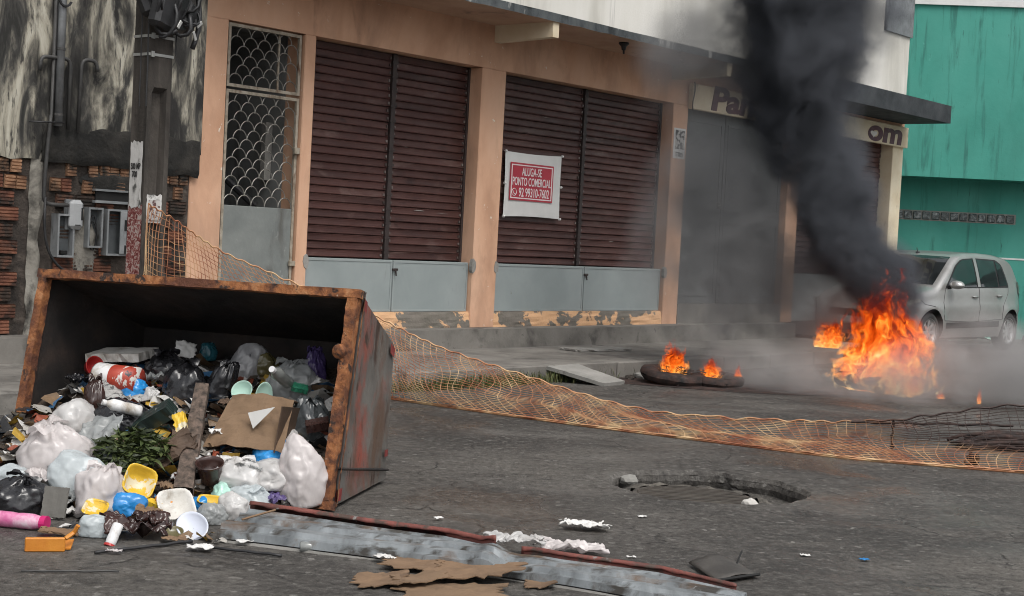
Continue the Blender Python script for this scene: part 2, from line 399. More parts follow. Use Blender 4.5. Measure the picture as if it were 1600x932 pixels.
# ------------------------------------------------------------------ road with its sunken manhole
HC = Vector((1.115, 8.07, 0))
def hole_r(a):
    r = 0.515 + 0.035 * wob(math.cos(a) * 1.6, math.sin(a) * 1.6, 3.0) + 0.03 * wob(math.cos(a) * 6, math.sin(a) * 6, 1.0)
    return r + 0.05 * max(0, math.cos(a + 0.35)) ** 6
def make_road():
    m, nt, b = newmat('asphalt')
    v = coords(nt, rand=False)
    big = nz(nt, v, 0.55, 6, .6, .5)
    mid = nz(nt, v, 3.2, 7, .65, .6)
    fine = nz(nt, v, 90, 4, .7)
    col = ramp(nt, big, [(.34, (0.038, 0.035, 0.032)), (.48, (0.068, 0.062, 0.056)), (.60, (0.098, 0.090, 0.080))])
    strk = nz(nt, coords(nt, (.8, 1.5, 1), 4.0, False), 1.5, 9, .72, .5)
    col = mix(nt, ramp(nt, strk, [(.38, 0.85), (.50, 0.0)]), col, (0.040, 0.037, 0.034))
    col = mix(nt, ramp(nt, strk, [(.52, 0.0), (.70, 0.8)]), col, (0.120, 0.112, 0.102))
    col = mix(nt, ramp(nt, mid, [(.54, 0.0), (.72, 0.55)]), col, (0.105, 0.098, 0.09))
    g1 = nz(nt, v, 22, 5, .9)
    col = mix(nt, ramp(nt, g1, [(.36, 0.9), (.48, 0.0)]), col, (0.018, 0.0165, 0.0155))
    col = mix(nt, ramp(nt, g1, [(.53, 0.0), (.66, 0.75)]), col, (0.17, 0.162, 0.15))
    grit = nd(nt, 'ShaderNodeTexVoronoi', {'Vector': v, 'Scale': 42.0})
    gc = ramp(nt, grit.outputs['Color'], [(.84, 0.0), (.97, 1.0)])
    col = mix(nt, math_(nt, 'MULTIPLY', gc, 0.6), col, (0.25, 0.24, 0.22))
    # worn, stony strip with exposed aggregate at the right
    sx = nd(nt, 'ShaderNodeSeparateXYZ', {0: v})
    d = math_(nt, 'ADD', math_(nt, 'MULTIPLY', sx.outputs[0], 0.75), math_(nt, 'MULTIPLY', sx.outputs[1], -0.42))
    worn = math_(nt, 'ADD', math_(nt, 'ADD', d, 1.35), math_(nt, 'MULTIPLY', math_(nt, 'SUBTRACT', nz(nt, v, 1.6, 9, .75, .8), .5), 4.0))
    wf = ramp(nt, math_(nt, 'MULTIPLY', worn, .4), [(.20, 0.0), (.40, 1.0)])
    peb = nz(nt, v, 38, 5, .75)
    wc = ramp(nt, peb, [(.40, (0.045, 0.042, 0.039)), (.54, (0.12, 0.114, 0.105)), (.66, (0.32, 0.31, 0.29))])
    col = mix(nt, math_(nt, 'MULTIPLY', wf, 0.85), col, wc)
    # cracks and patch edges
    cr = nd(nt, 'ShaderNodeTexVoronoi', {'Vector': nd(nt, 'ShaderNodeVectorMath', {0: v, 1: nd(nt, 'ShaderNodeTexNoise', {'Vector': v, 'Scale': 1.5, 'Detail': 6}).outputs[1]}, operation='ADD').outputs[0], 'Scale': .8}, feature='DISTANCE_TO_EDGE')
    crk = ramp(nt, cr.outputs[0], [(.0, 1.0), (.012, 0.0)])
    crm = math_(nt, 'MULTIPLY', crk, ramp(nt, mid, [(.45, 0.0), (.6, 0.8)]))
    col = mix(nt, crm, col, (0.02, 0.018, 0.017))
    nt.links.new(col, b.inputs['Base Color'])
    wet = nz(nt, v, 0.8, 5, .55, 1.0)
    wr = ramp(nt, wet, [(.34, .22), (.42, .50), (.58, .80)])
    nt.links.new(wr, b.inputs['Roughness'])
    b.inputs['Specular IOR Level'].default_value = .32
    hh = math_(nt, 'ADD', math_(nt, 'MULTIPLY', fine, .5), math_(nt, 'MULTIPLY', peb, math_(nt, 'MULTIPLY_ADD', wf, 1.2, .35)))
    hh = math_(nt, 'ADD', hh, math_(nt, 'MULTIPLY', mid, 1.0))
    hh = math_(nt, 'SUBTRACT', hh, math_(nt, 'MULTIPLY', crm, 1.0))
    bp = nd(nt, 'ShaderNodeBump', {'Strength': .8, 'Distance': .015, 'Height': hh})
    nt.links.new(bp.outputs[0], b.inputs['Normal'])
    M['asphalt'] = m
    mb = MB()
    n = 96
    rings = [(1.0, 0), (1.04, 0.006), (1.12, .008), (1.3, .004), (1.8, 0), (3.2, 0), (7, 0), (16, 0)]
    vs = []
    for k, (f, z) in enumerate(rings):
        for j in range(n):
            a = 2 * math.pi * j / n
            r = hole_r(a) * f
            zz = z * (1 + wob(math.cos(a) * 3, math.sin(a) * 3, k)) - (0.018 if k == 0 else 0)
            if 3 <= k <= 5:
                zz += .006 * wob(r * math.cos(a) * 1.5, r * math.sin(a) * 1.5)
            vs.append((HC.x + r * math.cos(a), HC.y + r * math.sin(a), zz))
    fs = []
    for k in range(len(rings) - 1):
        for j in range(n):
            j2 = (j + 1) % n
            fs.append((k * n + j, k * n + j2, (k + 1) * n + j2, (k + 1) * n + j))
    S = 200.0
    base = (len(rings) - 1) * n
    vs += [(HC.x + S * sx_, HC.y + S * sy_, 0) for sx_, sy_ in ((1, 1), (-1, 1), (-1, -1), (1, -1))]
    c0 = len(vs) - 4
    for q in range(4):
        seg = [base + (n // 8 + q * n // 4 + i) % n for i in range(n // 4 + 1)]
        for i in range(len(seg) - 1):
            fs.append((seg[i], seg[i + 1], c0 + (q + 1) % 4) if i >= (n // 8) else (seg[i], seg[i + 1], c0 + q))
        mid_ = seg[n // 8]
        fs.append((mid_, c0 + (q + 1) % 4, c0 + q))
    # wall of the hole
    o = len(vs)
    for k, (f, z) in enumerate(((1.0, -0.022), (.985, -.05), (1.0, -.085), (.9, -.100), (.02, -.104))):
        for j in range(n):
            a = 2 * math.pi * j / n
            r = hole_r(a) * f * (1 + .012 * wob(j * .9, k * 5))
            vs.append((HC.x + r * math.cos(a), HC.y + r * math.sin(a), z))
    for k in range(4):
        for j in range(n):
            j2 = (j + 1) % n
            fs.append((o + k * n + j, o + k * n + j2, o + (k + 1) * n + j2, o + (k + 1) * n + j))
    for j in range(n):
        j2 = (j + 1) % n
        fs.append((j, o + j, o + j2, j2))
    mb.add(vs, fs)
    r_ = mb.build('road', m)
    tag(r_, 'dark worn asphalt road with a broken hole round the manhole', None, None, 'structure')
make_road()

# manhole cover and its concrete collar, sunk in the hole
mh = empty('manhole_cover', (1.05, 8.0, -.098), 0, 'round ribbed manhole cover sunk in the broken hole in the road', 'manhole cover')
mh.rotation_euler = (R(-.8), R(.6), 0)
M['collar'] = pbr('crumbling_collar', [(0.03, 0.027, 0.023), (0.07, 0.062, 0.052), (0.13, 0.118, 0.10)], 9, rough=(.85, .95), bump=.9, bscale=30, bdist=.02, spots=[((0.028, 0.025, 0.022), 5, (1, 1, 1), .54, .62, 3.0)])
M['iron'] = pbr('worn_cast_iron', [(0.034, 0.029, 0.024), (0.085, 0.072, 0.060)], 5, (1, 4, 1), rough=(.6, .8), bump=.6, bscale=24, spots=[((0.11, 0.10, 0.085), 3, (1, 3, 1), .55, .7, 2.0)])
MB().lathe([(0.0, .055), (.30, .057), (.335, .056), (.345, .045), (.345, 0.0)], 48).build('cover_plate', M['iron'], mh)
mb = MB()
for j in range(-6, 7):
    y = j * .048; h = math.sqrt(max(0, .31 ** 2 - y * y))
    mb.obox((0, y, .060), (h, 0, 0), (0, .009, 0), (0, 0, .004))
mb.build('tread_rib', M['iron'], mh)
mb = MB()
def _col(i, j):
    a = 2 * math.pi * i; t = j
    r = .352 + (.10 + .05 * wob(math.cos(a) * 2, math.sin(a) * 2, 9)) * t
    z = .052 + .022 * math.sin(t * math.pi) + .022 * wob(math.cos(a) * 5, math.sin(a) * 5, t * 3) - .045 * t
    return (r * math.cos(a), r * math.sin(a), z)
mb.grid(_col, 72, 5)
mb.build('concrete_collar', M['collar'], mh, True)
def rock(name, loc, s, m, label, cat, seed=0, group=None, flat=.6):
    bm = bmesh.new(); bmesh.ops.create_icosphere(bm, subdivisions=2, radius=1)
    for v in bm.verts:
        d = 1 + .35 * wob(v.co.x * 1.3 + seed, v.co.y * 1.3, v.co.z * 1.3) + .12 * wob(v.co.x * 4, v.co.y * 4 + seed, v.co.z * 4)
        v.co = Vector((v.co.x * d * s, v.co.y * d * s, max(v.co.z * d, -.7) * s * flat + s * flat * .68))
    me = bpy.data.meshes.new(name); bm.to_mesh(me); bm.free(); me.materials.append(m)
    o = link(name, me); o.location = loc; o.rotation_euler = (0, 0, seed)
    return tag(o, label, cat, group)
M['stone_white'] = pbr('white_stone', [(0.38, 0.36, 0.33), (0.52, 0.50, 0.47)], 12, rough=(.8, .9), bump=.4)
rock('stone', (1.31, 7.70, -.035), .045, M['stone_white'], 'small white stone lying on the rim of the manhole', 'stone', 1.0)
rock('stone', (.72, 8.33, -.05), .055, M['concrete_pale'], 'grey concrete lump at the far left of the manhole collar', 'stone', 4.0)

# ------------------------------------------------------------------ pavement and step in front of the shops
sw = street('sidewalk'); sw['kind'] = 'structure'
mb = MB()
KERB_Y = -1.90
U0, U1 = 1.0, 18.4
def slab(mb, x0, x1, y0, y1, z0, z1, nx=40):
    """long slab with slightly uneven edge"""
    def top(i, j):
        x = x0 + (x1 - x0) * i
        return (x, y0 + (y1 - y0) * j + (0.015 * wob(x * 2.2, z1 * 9) if j < .5 else 0), z1 + .006 * wob(x * 1.3, j * 3, z1))
    mb.grid(top, nx, 1)
    def fr(i, j):
        x = x0 + (x1 - x0) * i
        return (x, y0 + 0.015 * wob(x * 2.2, z1 * 9) - (.012 if j < .5 else 0), (z1 + .006 * wob(x * 1.3, 0, z1)) if j > .5 else z0)
    mb.grid(fr, nx, 1)
    mb.add([(x1, y0, z0), (x1, y1, z0), (x1, y1, z1), (x1, y0, z1)], [(0, 1, 2, 3)])
slab(mb, U0, U1, KERB_Y + .10, 0.02, -.02, .146, 80)
mb.build('paving', M['concrete'], sw)
# kerb stones, each its own piece
kx = U0
i = 0
while kx < U1 - .1:
    L = .96 + .08 * random.random()
    m_ = MB().bbox(kx + .006, min(kx + L - .006, U1), KERB_Y + random.uniform(-.012, .012), KERB_Y + .105, -.05, .150 + random.uniform(-.006, .006), .012)
    m_.build('kerb_stone', M['concrete'], sw)
    kx += L
mb = MB(); slab(mb, U0, 18.3, -.255, .02, .10, .347, 80)
mb.build('step', M['concrete'], sw)

# ------------------------------------------------------------------ orange shop building
cb = street('commercial_building', 'orange painted corner shop building with maroon roller shutters and concrete canopy', 'building')
def part(mb, name, m, parent, smooth=False, label=None):
    o = mb.build(name, m, parent, smooth)
    if label:
        o['label'] = label
    return o
ZT = 3.125
def pillar(x0, x1, z0=.34, m='orange', d=.25, x0s=None):
    mb = MB()
    def sd(i, j):
        z = z0 + (ZT - z0) * j
        return (x0 + .004 * wob(z * 2, x0), 0 - .004 * wob(z * 1.7, x0 + 4), z)
    mb.bbox(x0, x1, -.006, d, z0, ZT - .001, .008)
    return part(mb, 'pillar', M[m], cb)
pillar(7.99, 8.345); pillar(9.25, 9.385); pillar(11.75, 12.14); pillar(15.37, 15.70)
pillar(18.30, 18.62); pillar(21.50, 21.86, m='cream_beam')
# lintel band over the openings
part(MB().box(7.99, 21.86, 0, .25, ZT, 3.60), 'lintel', M['orange'], cb)
part(MB().box(7.99, 21.86, .25, .30, .30, 6.5), 'core_wall', M['dark_room'], cb) if False else None
# upper storey wall
part(MB().box(7.99, 21.86, .002, .25, 3.60, 6.6), 'upper_wall', M['upper_wall'], cb)
part(MB().box(21.66, 21.855, .25, 6.0, .0, 6.6), 'end_wall', M['upper_wall'], cb)
part(MB().box(20.95, 21.90, -.03, .0, 4.83, 6.6), 'upper_fascia', M['galv_pipe'], cb)
# canopy
can = MB()
def ctop(i, j):
    x = 7.9 + (18.2 - 7.9) * i
    return (x, -.82 + .82 * j, 3.672 + .006 * wob(x * 1.4, j))
can.grid(ctop, 60, 1)
def cfr(i, j):
    x = 7.9 + (18.2 - 7.9) * i
    return (x, -.82 + .012 * wob(x * 3), (3.672 + .006 * wob(x * 1.4, 0)) if j > .5 else 3.588 + .010 * wob(x * 4, 7))
can.grid(cfr, 60, 1, 0)
def cso(i, j):
    x = 7.9 + (18.2 - 7.9) * i
    return (x, -.82 + .82 * j + (.012 * wob(x * 3) if j < .5 else 0), 3.588 + (.010 * wob(x * 4, 7) if j < .5 else 0))
can.grid(cso, 60, 1, 1)
canopy = part(can, 'canopy', [M['fascia'], M['soffit']], cb)
mb = MB().box(18.2, 21.78, -.80, 0, 3.46, 3.73)
part(mb, 'canopy_end', M['fascia_dark'], cb)
for x in (11.92, 15.30):
    mb = MB()
    mb.add([(x, -.80, 3.43), (x + .10, -.80, 3.43), (x + .10, 0, 3.41), (x, 0, 3.41), (x, -.80, 3.589), (x + .10, -.80, 3.589), (x + .10, 0, 3.589), (x, 0, 3.589)],
           [(0, 3, 2, 1), (4, 5, 6, 7), (0, 1, 5, 4), (1, 2, 6, 5), (2, 3, 7, 6), (3, 0, 4, 7)])
    part(mb, 'canopy_bracket', M['cream_beam'], cb)

# roller shutters: every slat its own piece
M['slat_clip'] = pbr('slat_clip', [(0.05, 0.035, 0.032), (0.16, 0.14, 0.13)], 9, rough=(.4, .6), bump=0, vary=.5)
def slat_mesh(L, h):
    mb = MB()
    prof = [(-.004, 0.0), (-.012, h * .05), (-.014, h * .14), (-.008, h * .22), (-.006, h * .55), (-.008, h * .80), (-.011, h * .90), (-.004, h * .955), (.012, h * .955), (.012, 0.0)]
    k = len(prof)
    mb.add([(0, y, z) for y, z in prof] + [(L, y, z) for y, z in prof],
           [tuple(reversed(range(k))), tuple(range(k, 2 * k))] + [(i, (i + 1) % k, (i + 1) % k + k, i + k) for i in range(k)])
    for x in (.012, L - .030):
        mb.box(x, x + .018, -.020, -.004, h * .30, h * .62, 1)
    me = mb.mesh('slat'); me.materials.append(M['shutter']); me.materials.append(M['slat_clip'])
    me.polygons.foreach_set('material_index', mb.m)
    return me
def shutter(x0, x1, z0, z1, depth, n=27):
    sh = empty('roller_shutter'); sh.parent = cb; sh.location = (x0, depth, z0)
    h = (z1 - z0) / n
    me = slat_mesh(x1 - x0, h)
    for i in range(n):
        o = link('slat', me, sh)
        o.location = (random.uniform(-.004, .004), random.uniform(-.004, .004), i * h)
        o.rotation_euler = (random.uniform(-.06, .05), random.uniform(-.002, .002), random.uniform(-.003, .003))
    for i in range(0, n, 2):            # end clips on every other slat
        pass
    return sh
for (x0, xm, x1) in ((9.385, 10.60, 11.75), (12.14, 13.785, 15.37)):
    shutter(x0 + .03, xm - .03, 1.045, ZT - .004, .19)
    shutter(xm + .03, x1 - .03, 1.045, ZT - .004, .19)
    mb = MB().bbox(xm - .028, xm + .028, .150, .20, 1.04, ZT - .005, .005)
    for k in range(14):
        z = 1.1 + k * .148
        mb.box(xm - .04, xm + .04, .146, .152, z, z + .022)
    part(mb, 'shutter_post', M['shutter_post'], cb)
    for xe in (x0, x1 - .03):
        part(MB().box(xe, xe + .03, .165, .215, 1.04, ZT - .005), 'shutter_guide', M['shutter_post'], cb)
    part(MB().box(x0 + .001, x1 - .001, .215, .245, .40, ZT - .004), 'shutter_back', M['void'], cb)
    # grey sheet-metal base doors
    for (a, b_) in ((x0 + .01, xm - .006), (xm + .006, x1 - .01)):
        pn = MB()
        pn.bbox(a, b_, .055, .085, .515, 1.038, .004)
        o = part(pn, 'base_panel', M['grey_panel'], cb)
        fr = MB()
        for (p, q, r_, s_) in ((a, b_, .515, .540), (a, b_, 1.012, 1.036), (a, a + .024, .540, 1.012), (b_ - .024, b_, .540, 1.012)):
            fr.box(p + .002, q - .002, .0495, .056, r_ + .001, s_ - .001)
        fr.build('panel_frame', M['grey_panel'], o)
    part(MB().bbox(xm - .012, xm + .06, .030, .056, .93, .955, .004).tube([(xm + .02, .03, .94), (xm + .03, .025, .88)], .008), 'latch', M['shutter_post'], cb)
    # flaking sill below the panels
    sl = MB()
    def sfr(i, j, x0=x0, x1=x1):
        x = x0 + (x1 - x0) * i
        return (x, -.002 + .03 * j * j + .012 * wob(x * 5, j * 4), .340 + .172 * j)
    sl.grid(sfr, 60, 6)
    sl.add([(x0, .03, .512), (x1, .03, .512), (x1, .2, .514), (x0, .2, .514)], [(0, 1, 2, 3)])
    part(sl, 'sill', M['orange_raw'], cb)
    # grey cement daubs where panels meet pillars
    for xe in (x0 - .03, x1 - .01):
        dm = MB()
        pts = [(xe + .022 + (.035 + .012 * wob(k * 2.1, xe)) * math.cos(k * .628), 1.0 + (.075 + .03 * wob(k * 1.7, xe + 3)) * math.sin(k * .628)) for k in range(10)]
        dm.prism(pts, -.012, .03)
        part(dm, 'cement_patch', M['concrete_pale'], cb)
for (x_, z_, L_, t_) in ((10.98, 1.560, .17, .010), (11.32, 1.545, .20, .004), (10.80, 2.2, .05, .004), (13.0, 2.72, .12, .004), (14.4, 1.35, .10, .005)):
    part(MB().grid(lambda i, j: (x_ + L_ * i, .172 - .002 * abs(wob(i * 4, j)), z_ + t_ * (j - .5) * (1 - abs(2 * i - 1) ** 2) + .006 * wob(i * 3, x_)), 8, 2), 'scratch', M['concrete_pale'], cb)
shutter(18.66, 21.46, 1.045, ZT - .004, .19)
part(MB().box(18.63, 21.49, .03, .06, .36, 1.04), 'base_panel', M['grey_panel'], cb)
part(MB().box(18.62, 21.5, .22, .245, .40, ZT - .003), 'shutter_back', M['void'], cb)
# double door of the middle shop
for (a, b_) in ((15.705, 16.75), (16.77, 18.295)):
    d_ = part(MB().bbox(a, b_, .10, .14, .60, ZT - .005, .005), 'door', M['door_grey'], cb)
    fr = MB()
    for (p, q, r_, s_) in ((a + .06, b_ - .06, .70, 1.7), (a + .06, b_ - .06, 1.82, 2.98)):
        for (e, f_, g, h_) in ((p, q, r_, r_ + .03), (p, q, s_ - .03, s_), (p, p + .03, r_ + .03, s_ - .03), (q - .03, q, r_ + .03, s_ - .03)):
            fr.box(e, f_, .092, .101, g, h_)
    fr.build('door_moulding', M['door_grey'], d_)
    if a < 16:
        MB().bbox(b_ - .10, b_ - .05, .06, .10, 1.86, 1.94, .006).tube([(b_ - .07, .06, 1.9), (b_ - .16, .05, 1.9)], .012).build('handle', M['scallop'], d_)
part(MB().box(15.70, 18.30, -.01, .2, .345, .60), 'door_step', M['concrete'], cb)

# entry gate with fish-scale bars
gt = empty('security_gate'); gt.parent = cb
def gbar(mb, p, q, r=.014):
    mb.tube([p, q], r, 4)
GX0, GX1 = 8.375, 9.235
for nm, z0, z1 in (('gate_leaf', .40, 2.52), ('fanlight_frame', 2.545, 3.11)):
    fr = MB()
    fr.box(GX0, GX0 + .028, .03, .06, z0, z1).box(GX1 - .028, GX1, .03, .06, z0, z1)
    fr.box(GX0 + .028, GX1 - .028, .03, .06, z1 - .028, z1).box(GX0 + .028, GX1 - .028, .03, .06, z0, z0 + .028)
    if z0 > 2:
        fr.box(8.99, 9.01, .07, .085, 2.57, 3.08)
    fr.build(nm, M['steel_frame'], gt)
MB().bbox(GX0 + .026, GX1 - .026, .038, .054, .425, 1.485, .004).build('kick_panel', M['gate_panel'], gt)
MB().bbox(GX1 - .05, GX1 + .01, .0, .03, 2.0, 2.06, .004).build('bolt', M['steel_frame'], gt)
MB().bbox(GX1 - .05, GX1 + .02, .0, .03, .95, 1.0, .004).build('bolt', M['steel_frame'], gt)
sw_, sh_ = .1608, .084
arc = MB()
arc.tube([(sw_ * .5 * math.cos(math.pi * k / 10), 0, sw_ * .58 * math.sin(math.pi * k / 10)) for k in range(11)], .0048, 4)
arc_me = arc.mesh('scale_bar'); arc_me.materials.append(M['scallop'])
for (z0, z1) in ((1.49, 2.49), (2.575, 3.08)):
    r_ = 0
    z = z0
    while z < z1 - .05:
        nx = 5 if r_ % 2 == 0 else 4
        for k in range(nx):
            o = link('scale_bar', arc_me, gt)
            o.location = (GX0 + .028 + sw_ * (.5 + k + (0 if r_ % 2 == 0 else .5)), .046, z)
        z += sh_; r_ += 1
# dim entry behind the gate
en = MB()
en.box(8.345, 9.25, 1.3, 1.35, .34, 3.1).box(8.32, 8.345, .25, 2.4, .34, 3.12).box(9.25, 9.28, .25, 2.4, .34, 3.12).box(8.32, 9.28, .25, 2.45, 3.125, 3.15)
en.box(8.3, 9.3, .0, 2.4, .335, .349)
part(en, 'entry_passage', M['entry_grey'], cb)
part(MB().tube([(8.42, 1.0, 2.25), (9.2, .55, 1.5)], .035, 8), 'stair_rail', M['cable'], cb)
part(MB().box(9.16, 9.24, .40, .46, 1.75, 2.30), 'inner_jamb', M['concrete_pale'], cb)
part(MB().box(8.0, 21.8, .26, .30, 3.16, 6.5), 'backing_wall', M['dark_room'], cb)
part(MB().box(8.0, 21.65, .3, 6.0, 6.4, 6.55), 'roof', M['concrete'], cb)

# shop sign boards with painted letters
M['letter'] = pbr('faded_maroon_letter', [(0.085, 0.035, 0.05), (0.13, 0.06, 0.075)], 6, rough=(.5, .7), bump=.05)
M['letter_halo'] = pbr('white_letter_outline', [(0.62, 0.60, 0.57), (0.7, 0.68, 0.65)], 6, rough=(.5, .7), bump=.05)
sg = part(MB().bbox(15.68, 21.86, -.075, -.008, 3.085, 3.405, .006), 'sign_board', M['cream_beam'], cb)
text('lettering', 'Pan', .42, M['letter'], sg, (16.62, -.079, 3.25), sx=1.75, ext=.003, off=.016, shear=.12)
text('lettering', 'om', .44, M['letter'], sg, (21.05, -.079, 3.255), sx=2.0, ext=.003, off=.016, shear=.10)
hm = MB()
hm.prism([(20.66 + .11 * (16 * math.sin(t) ** 3) / 16, 3.212 + .055 * (13 * math.cos(t) - 5 * math.cos(2 * t) - 2 * math.cos(3 * t) - math.cos(4 * t)) / 16) for t in [2 * math.pi * k / 24 for k in range(24)]], -.086, -.078)
hm.build('heart', M['letter_halo'], sg)
part(MB().tube([(15.69 + .02 * math.sin(k), -.085, 3.42 - k * .06) for k in range(7)], .008, 5), 'sign_cable', M['cable'], cb)
# small lamp holder under the canopy
lh = MB().lathe([(.0, 0), (.055, 0), (.06, -.02), (.03, -.05), (.022, -.09), (0, -.095)], 14, Matrix.Translation((13.44, -.60, 3.590)))
lh.tube([(13.44, -.60, 3.52), (13.42, -.62, 3.46)], .012, 5)
part(lh, 'lamp_holder', M['cable'], cb)

# rental banner tied to the shutter
M['banner_white'] = pbr('white_vinyl', [(0.60, 0.60, 0.585), (0.68, 0.68, 0.665)], 3, rough=(.45, .6), bump=.3, bscale=5, bdist=.01)
M['banner_red'] = pbr('red_print', [(0.36, 0.025, 0.045), (0.42, 0.035, 0.055)], 4, rough=(.45, .6), bump=.1, bscale=5)
M['banner_pink'] = pbr('banner_lettering', [(0.70, 0.60, 0.60), (0.76, 0.68, 0.68)], 4, rough=(.5, .6), bump=0)
bn = street('rental_banner', 'white vinyl banner with red rental notice tied to the shutter', 'banner')
bm_ = MB()
BC = [(12.35, 2.285), (13.352, 2.297), (13.362, 1.572), (12.362, 1.562)]
def bsf(i, j):
    x = (BC[0][0] * (1 - i) + BC[1][0] * i) * (1 - j) + (BC[3][0] * (1 - i) + BC[2][0] * i) * j
    z = (BC[0][1] * (1 - i) + BC[1][1] * i) * (1 - j) + (BC[3][1] * (1 - i) + BC[2][1] * i) * j
    sag = .012 * math.sin(math.pi * i) * (1 - 2 * j)
    return (x + .010 * math.sin(math.pi * j) * (1 if i < .5 else -1), .135 - .008 * math.sin(math.pi * i) * math.sin(math.pi * j), z - sag)
bm_.grid(bsf, 16, 12)
bm_.build('sheet', M['banner_white'], bn, True)
RC = (12.805, 1.965)
MB().box(12.435, 13.20, .1205, .1225, 1.750, 2.170).build('red_field', M['banner_red'], bn)
fr = MB()
for (a, b_, c, d_) in ((12.455, 13.18, 2.138, 2.150), (12.455, 13.18, 1.770, 1.782), (12.455, 12.470, 1.782, 2.138), (13.165, 13.18, 1.782, 2.138)):
    fr.box(a, b_, .1185, .1205, c, d_)
fr.build('border', M['banner_pink'], bn)
text('lettering', 'ALUGA-SE', .128, M['banner_pink'], bn, (12.81, .1175, 2.070), sx=.60, off=.0012)
text('lettering', 'PONTO COMERCIAL', .128, M['banner_pink'], bn, (12.815, .1175, 1.958), sx=.57, off=.0012)
text('lettering', '92 99310-7602', .140, M['banner_pink'], bn, (12.862, .1175, 1.838), sx=.63, off=.0012)
ic = MB()
ic.tube([(12.515 + .040 * math.cos(k * .3927), .1185, 1.840 + .040 * math.sin(k * .3927)) for k in range(16)], .0045, 4, closed=True)
ic.tube([(12.497, .1185, 1.855), (12.503, .1185, 1.834), (12.52, .1185, 1.822), (12.534, .1185, 1.824)], .006, 4)
ic.build('phone_icon', M['banner_pink'], bn)
for (x, z) in BC + [(12.358, 1.93), (13.356, 1.94)]:
    MB().tube([(x - .012, .125, z), (x + .012, .125, z)], .014, 6).build('tie', M['white_trim'], bn)

# posters
def blotch(name, c0, c1, scale, lo, hi, st=(1, 1, 1), off=0.0):
    return pbr(name, [c0, c1], scale, st, 3, .6, lo, hi, rough=(.6, .8), bump=.15, bscale=9, off=off, rand=False)
M['poster_ink'] = blotch('printed_poster', (0.03, 0.03, 0.032), (0.44, 0.43, 0.41), 17, .49, .52)
po = street('poster', 'small black and white printed poster pasted high on the orange pillar', 'poster')
pm = MB()
pm.grid(lambda i, j: (15.40 + .26 * i, -.010 - .003 * abs(wob(i * 3, j * 3)), 2.44 + .38 * j), 6, 8)
pm.build('sheet', M['banner_white'], po, False, .0)
MB().grid(lambda i, j: (15.43 + .20 * i, -.0165, 2.56 + .235 * j), 2, 2).build('print', M['poster_ink'], po)
MB().grid(lambda i, j: (15.45 + .16 * i, -.0165, 2.465 + .055 * j), 2, 2).build('caption', M['poster_ink'], po)

# ------------------------------------------------------------------ grimy wall on the left, with bare clay bricks
lw = street('weathered_wall', 'mould-streaked plaster wall with bare hollow clay bricks below', 'wall')
pm = MB()
WX0, WX1 = 2.6, 8.06
def lowz(x):
    b = 1.745 if x < 6.50 else 1.93
    return b + .035 * wob(x * 6, 2) + .02 * wob(x * 17, 5)
def pls(i, j):
    x = WX0 + (WX1 - WX0) * i
    z0 = lowz(x); z = z0 + (6.6 - z0) * (j ** 1.3)
    return (x, -.055 + .010 * wob(x * 1.5, z * 1.5) + (.012 if j == 0 else 0), z)
pm.grid(pls, 90, 24)
pm.add([(WX1, -.055, 1.9), (WX1, .0, 1.9), (WX1, .0, 6.6), (WX1, -.055, 6.6)], [(0, 1, 2, 3)])
pm.build('plaster', M['plaster'], lw, True)
MB().box(WX0, 7.985, .0, .30, .0, 6.6).build('masonry_core', M['mortar'], lw)
pm = MB()
def band(i, j):
    x = 6.50 + (8.045 - 6.50) * i
    z0 = 1.73 + .04 * wob(x * 5, 9) - (.03 * (x > 7.5)); z1 = 2.06 + .03 * wob(x * 6, 2)
    return (x, -.062 + .012 * wob(x * 5, j * 3) + (.02 if j in (0, 1) else 0), z0 + (z1 - z0) * j)
pm.grid(band, 60, 8)
pm.build('black_render', M['plaster_black'], lw, True)
pm = MB()
def patch(i, j):
    z = .15 + 1.66 * j
    x0 = 6.43 + .03 * wob(z * 5, 1); x1 = 6.545 + .035 * wob(z * 4, 6)
    return (x0 + (x1 - x0) * i, -.040 + .03 * (2 * i - 1) ** 2 + .008 * wob(z * 9, i * 3), z)
pm.grid(patch, 6, 40)
pm.build('render_strip', M['mortar_pale'], lw, True)
pm = MB()
def patch2(i, j):
    a = 2 * math.pi * i
    r = (1 + .25 * wob(math.cos(a) * 2, math.sin(a) * 2)) * j
    return (6.94 + .16 * r * math.cos(a), -.040 + .03 * j ** 4, 1.12 + .30 * r * math.sin(a))
pm.grid(patch2, 40, 5)
pm.build('render_patch', M['mortar_pale'], lw, True)
pm = MB()
def patch3(i, j):
    a = 2 * math.pi * i
    r = (1 + .2 * wob(math.cos(a) * 2, math.sin(a) * 2, 4)) * j
    return (7.22 + .34 * r * math.cos(a), -.040 + .03 * j ** 4, 1.60 + .10 * r * math.sin(a))
pm.grid(patch3, 40, 5)
pm.build('render_patch', M['plaster_black'], lw, True)
def brick_mesh(L, h, m):
    mb = MB()
    prof = [(.0, 0.0)]
    n = 4
    for k in range(n):
        z = h * (k + .0) / n; d = h / n
        prof += [(-.030, z + d * .08), (-.032, z + d * .62), (-.021, z + d * .70), (-.021, z + d * .95)]
    prof += [(-.030, h), (.0, h)]
    k = len(prof)
    mb.add([(0, y, z) for y, z in prof] + [(L, y, z) for y, z in prof],
           [tuple(reversed(range(k))), tuple(range(k, 2 * k))] + [(i, (i + 1) % k, (i + 1) % k + k, i + k) for i in range(k)])
    me = mb.mesh('brick'); me.materials.append(m)
    return me
BM = {(w_, k): brick_mesh(w_, .108, M['brick%d' % k]) for w_ in (.085, .168) for k in range(3)}
row = 0
z = .36
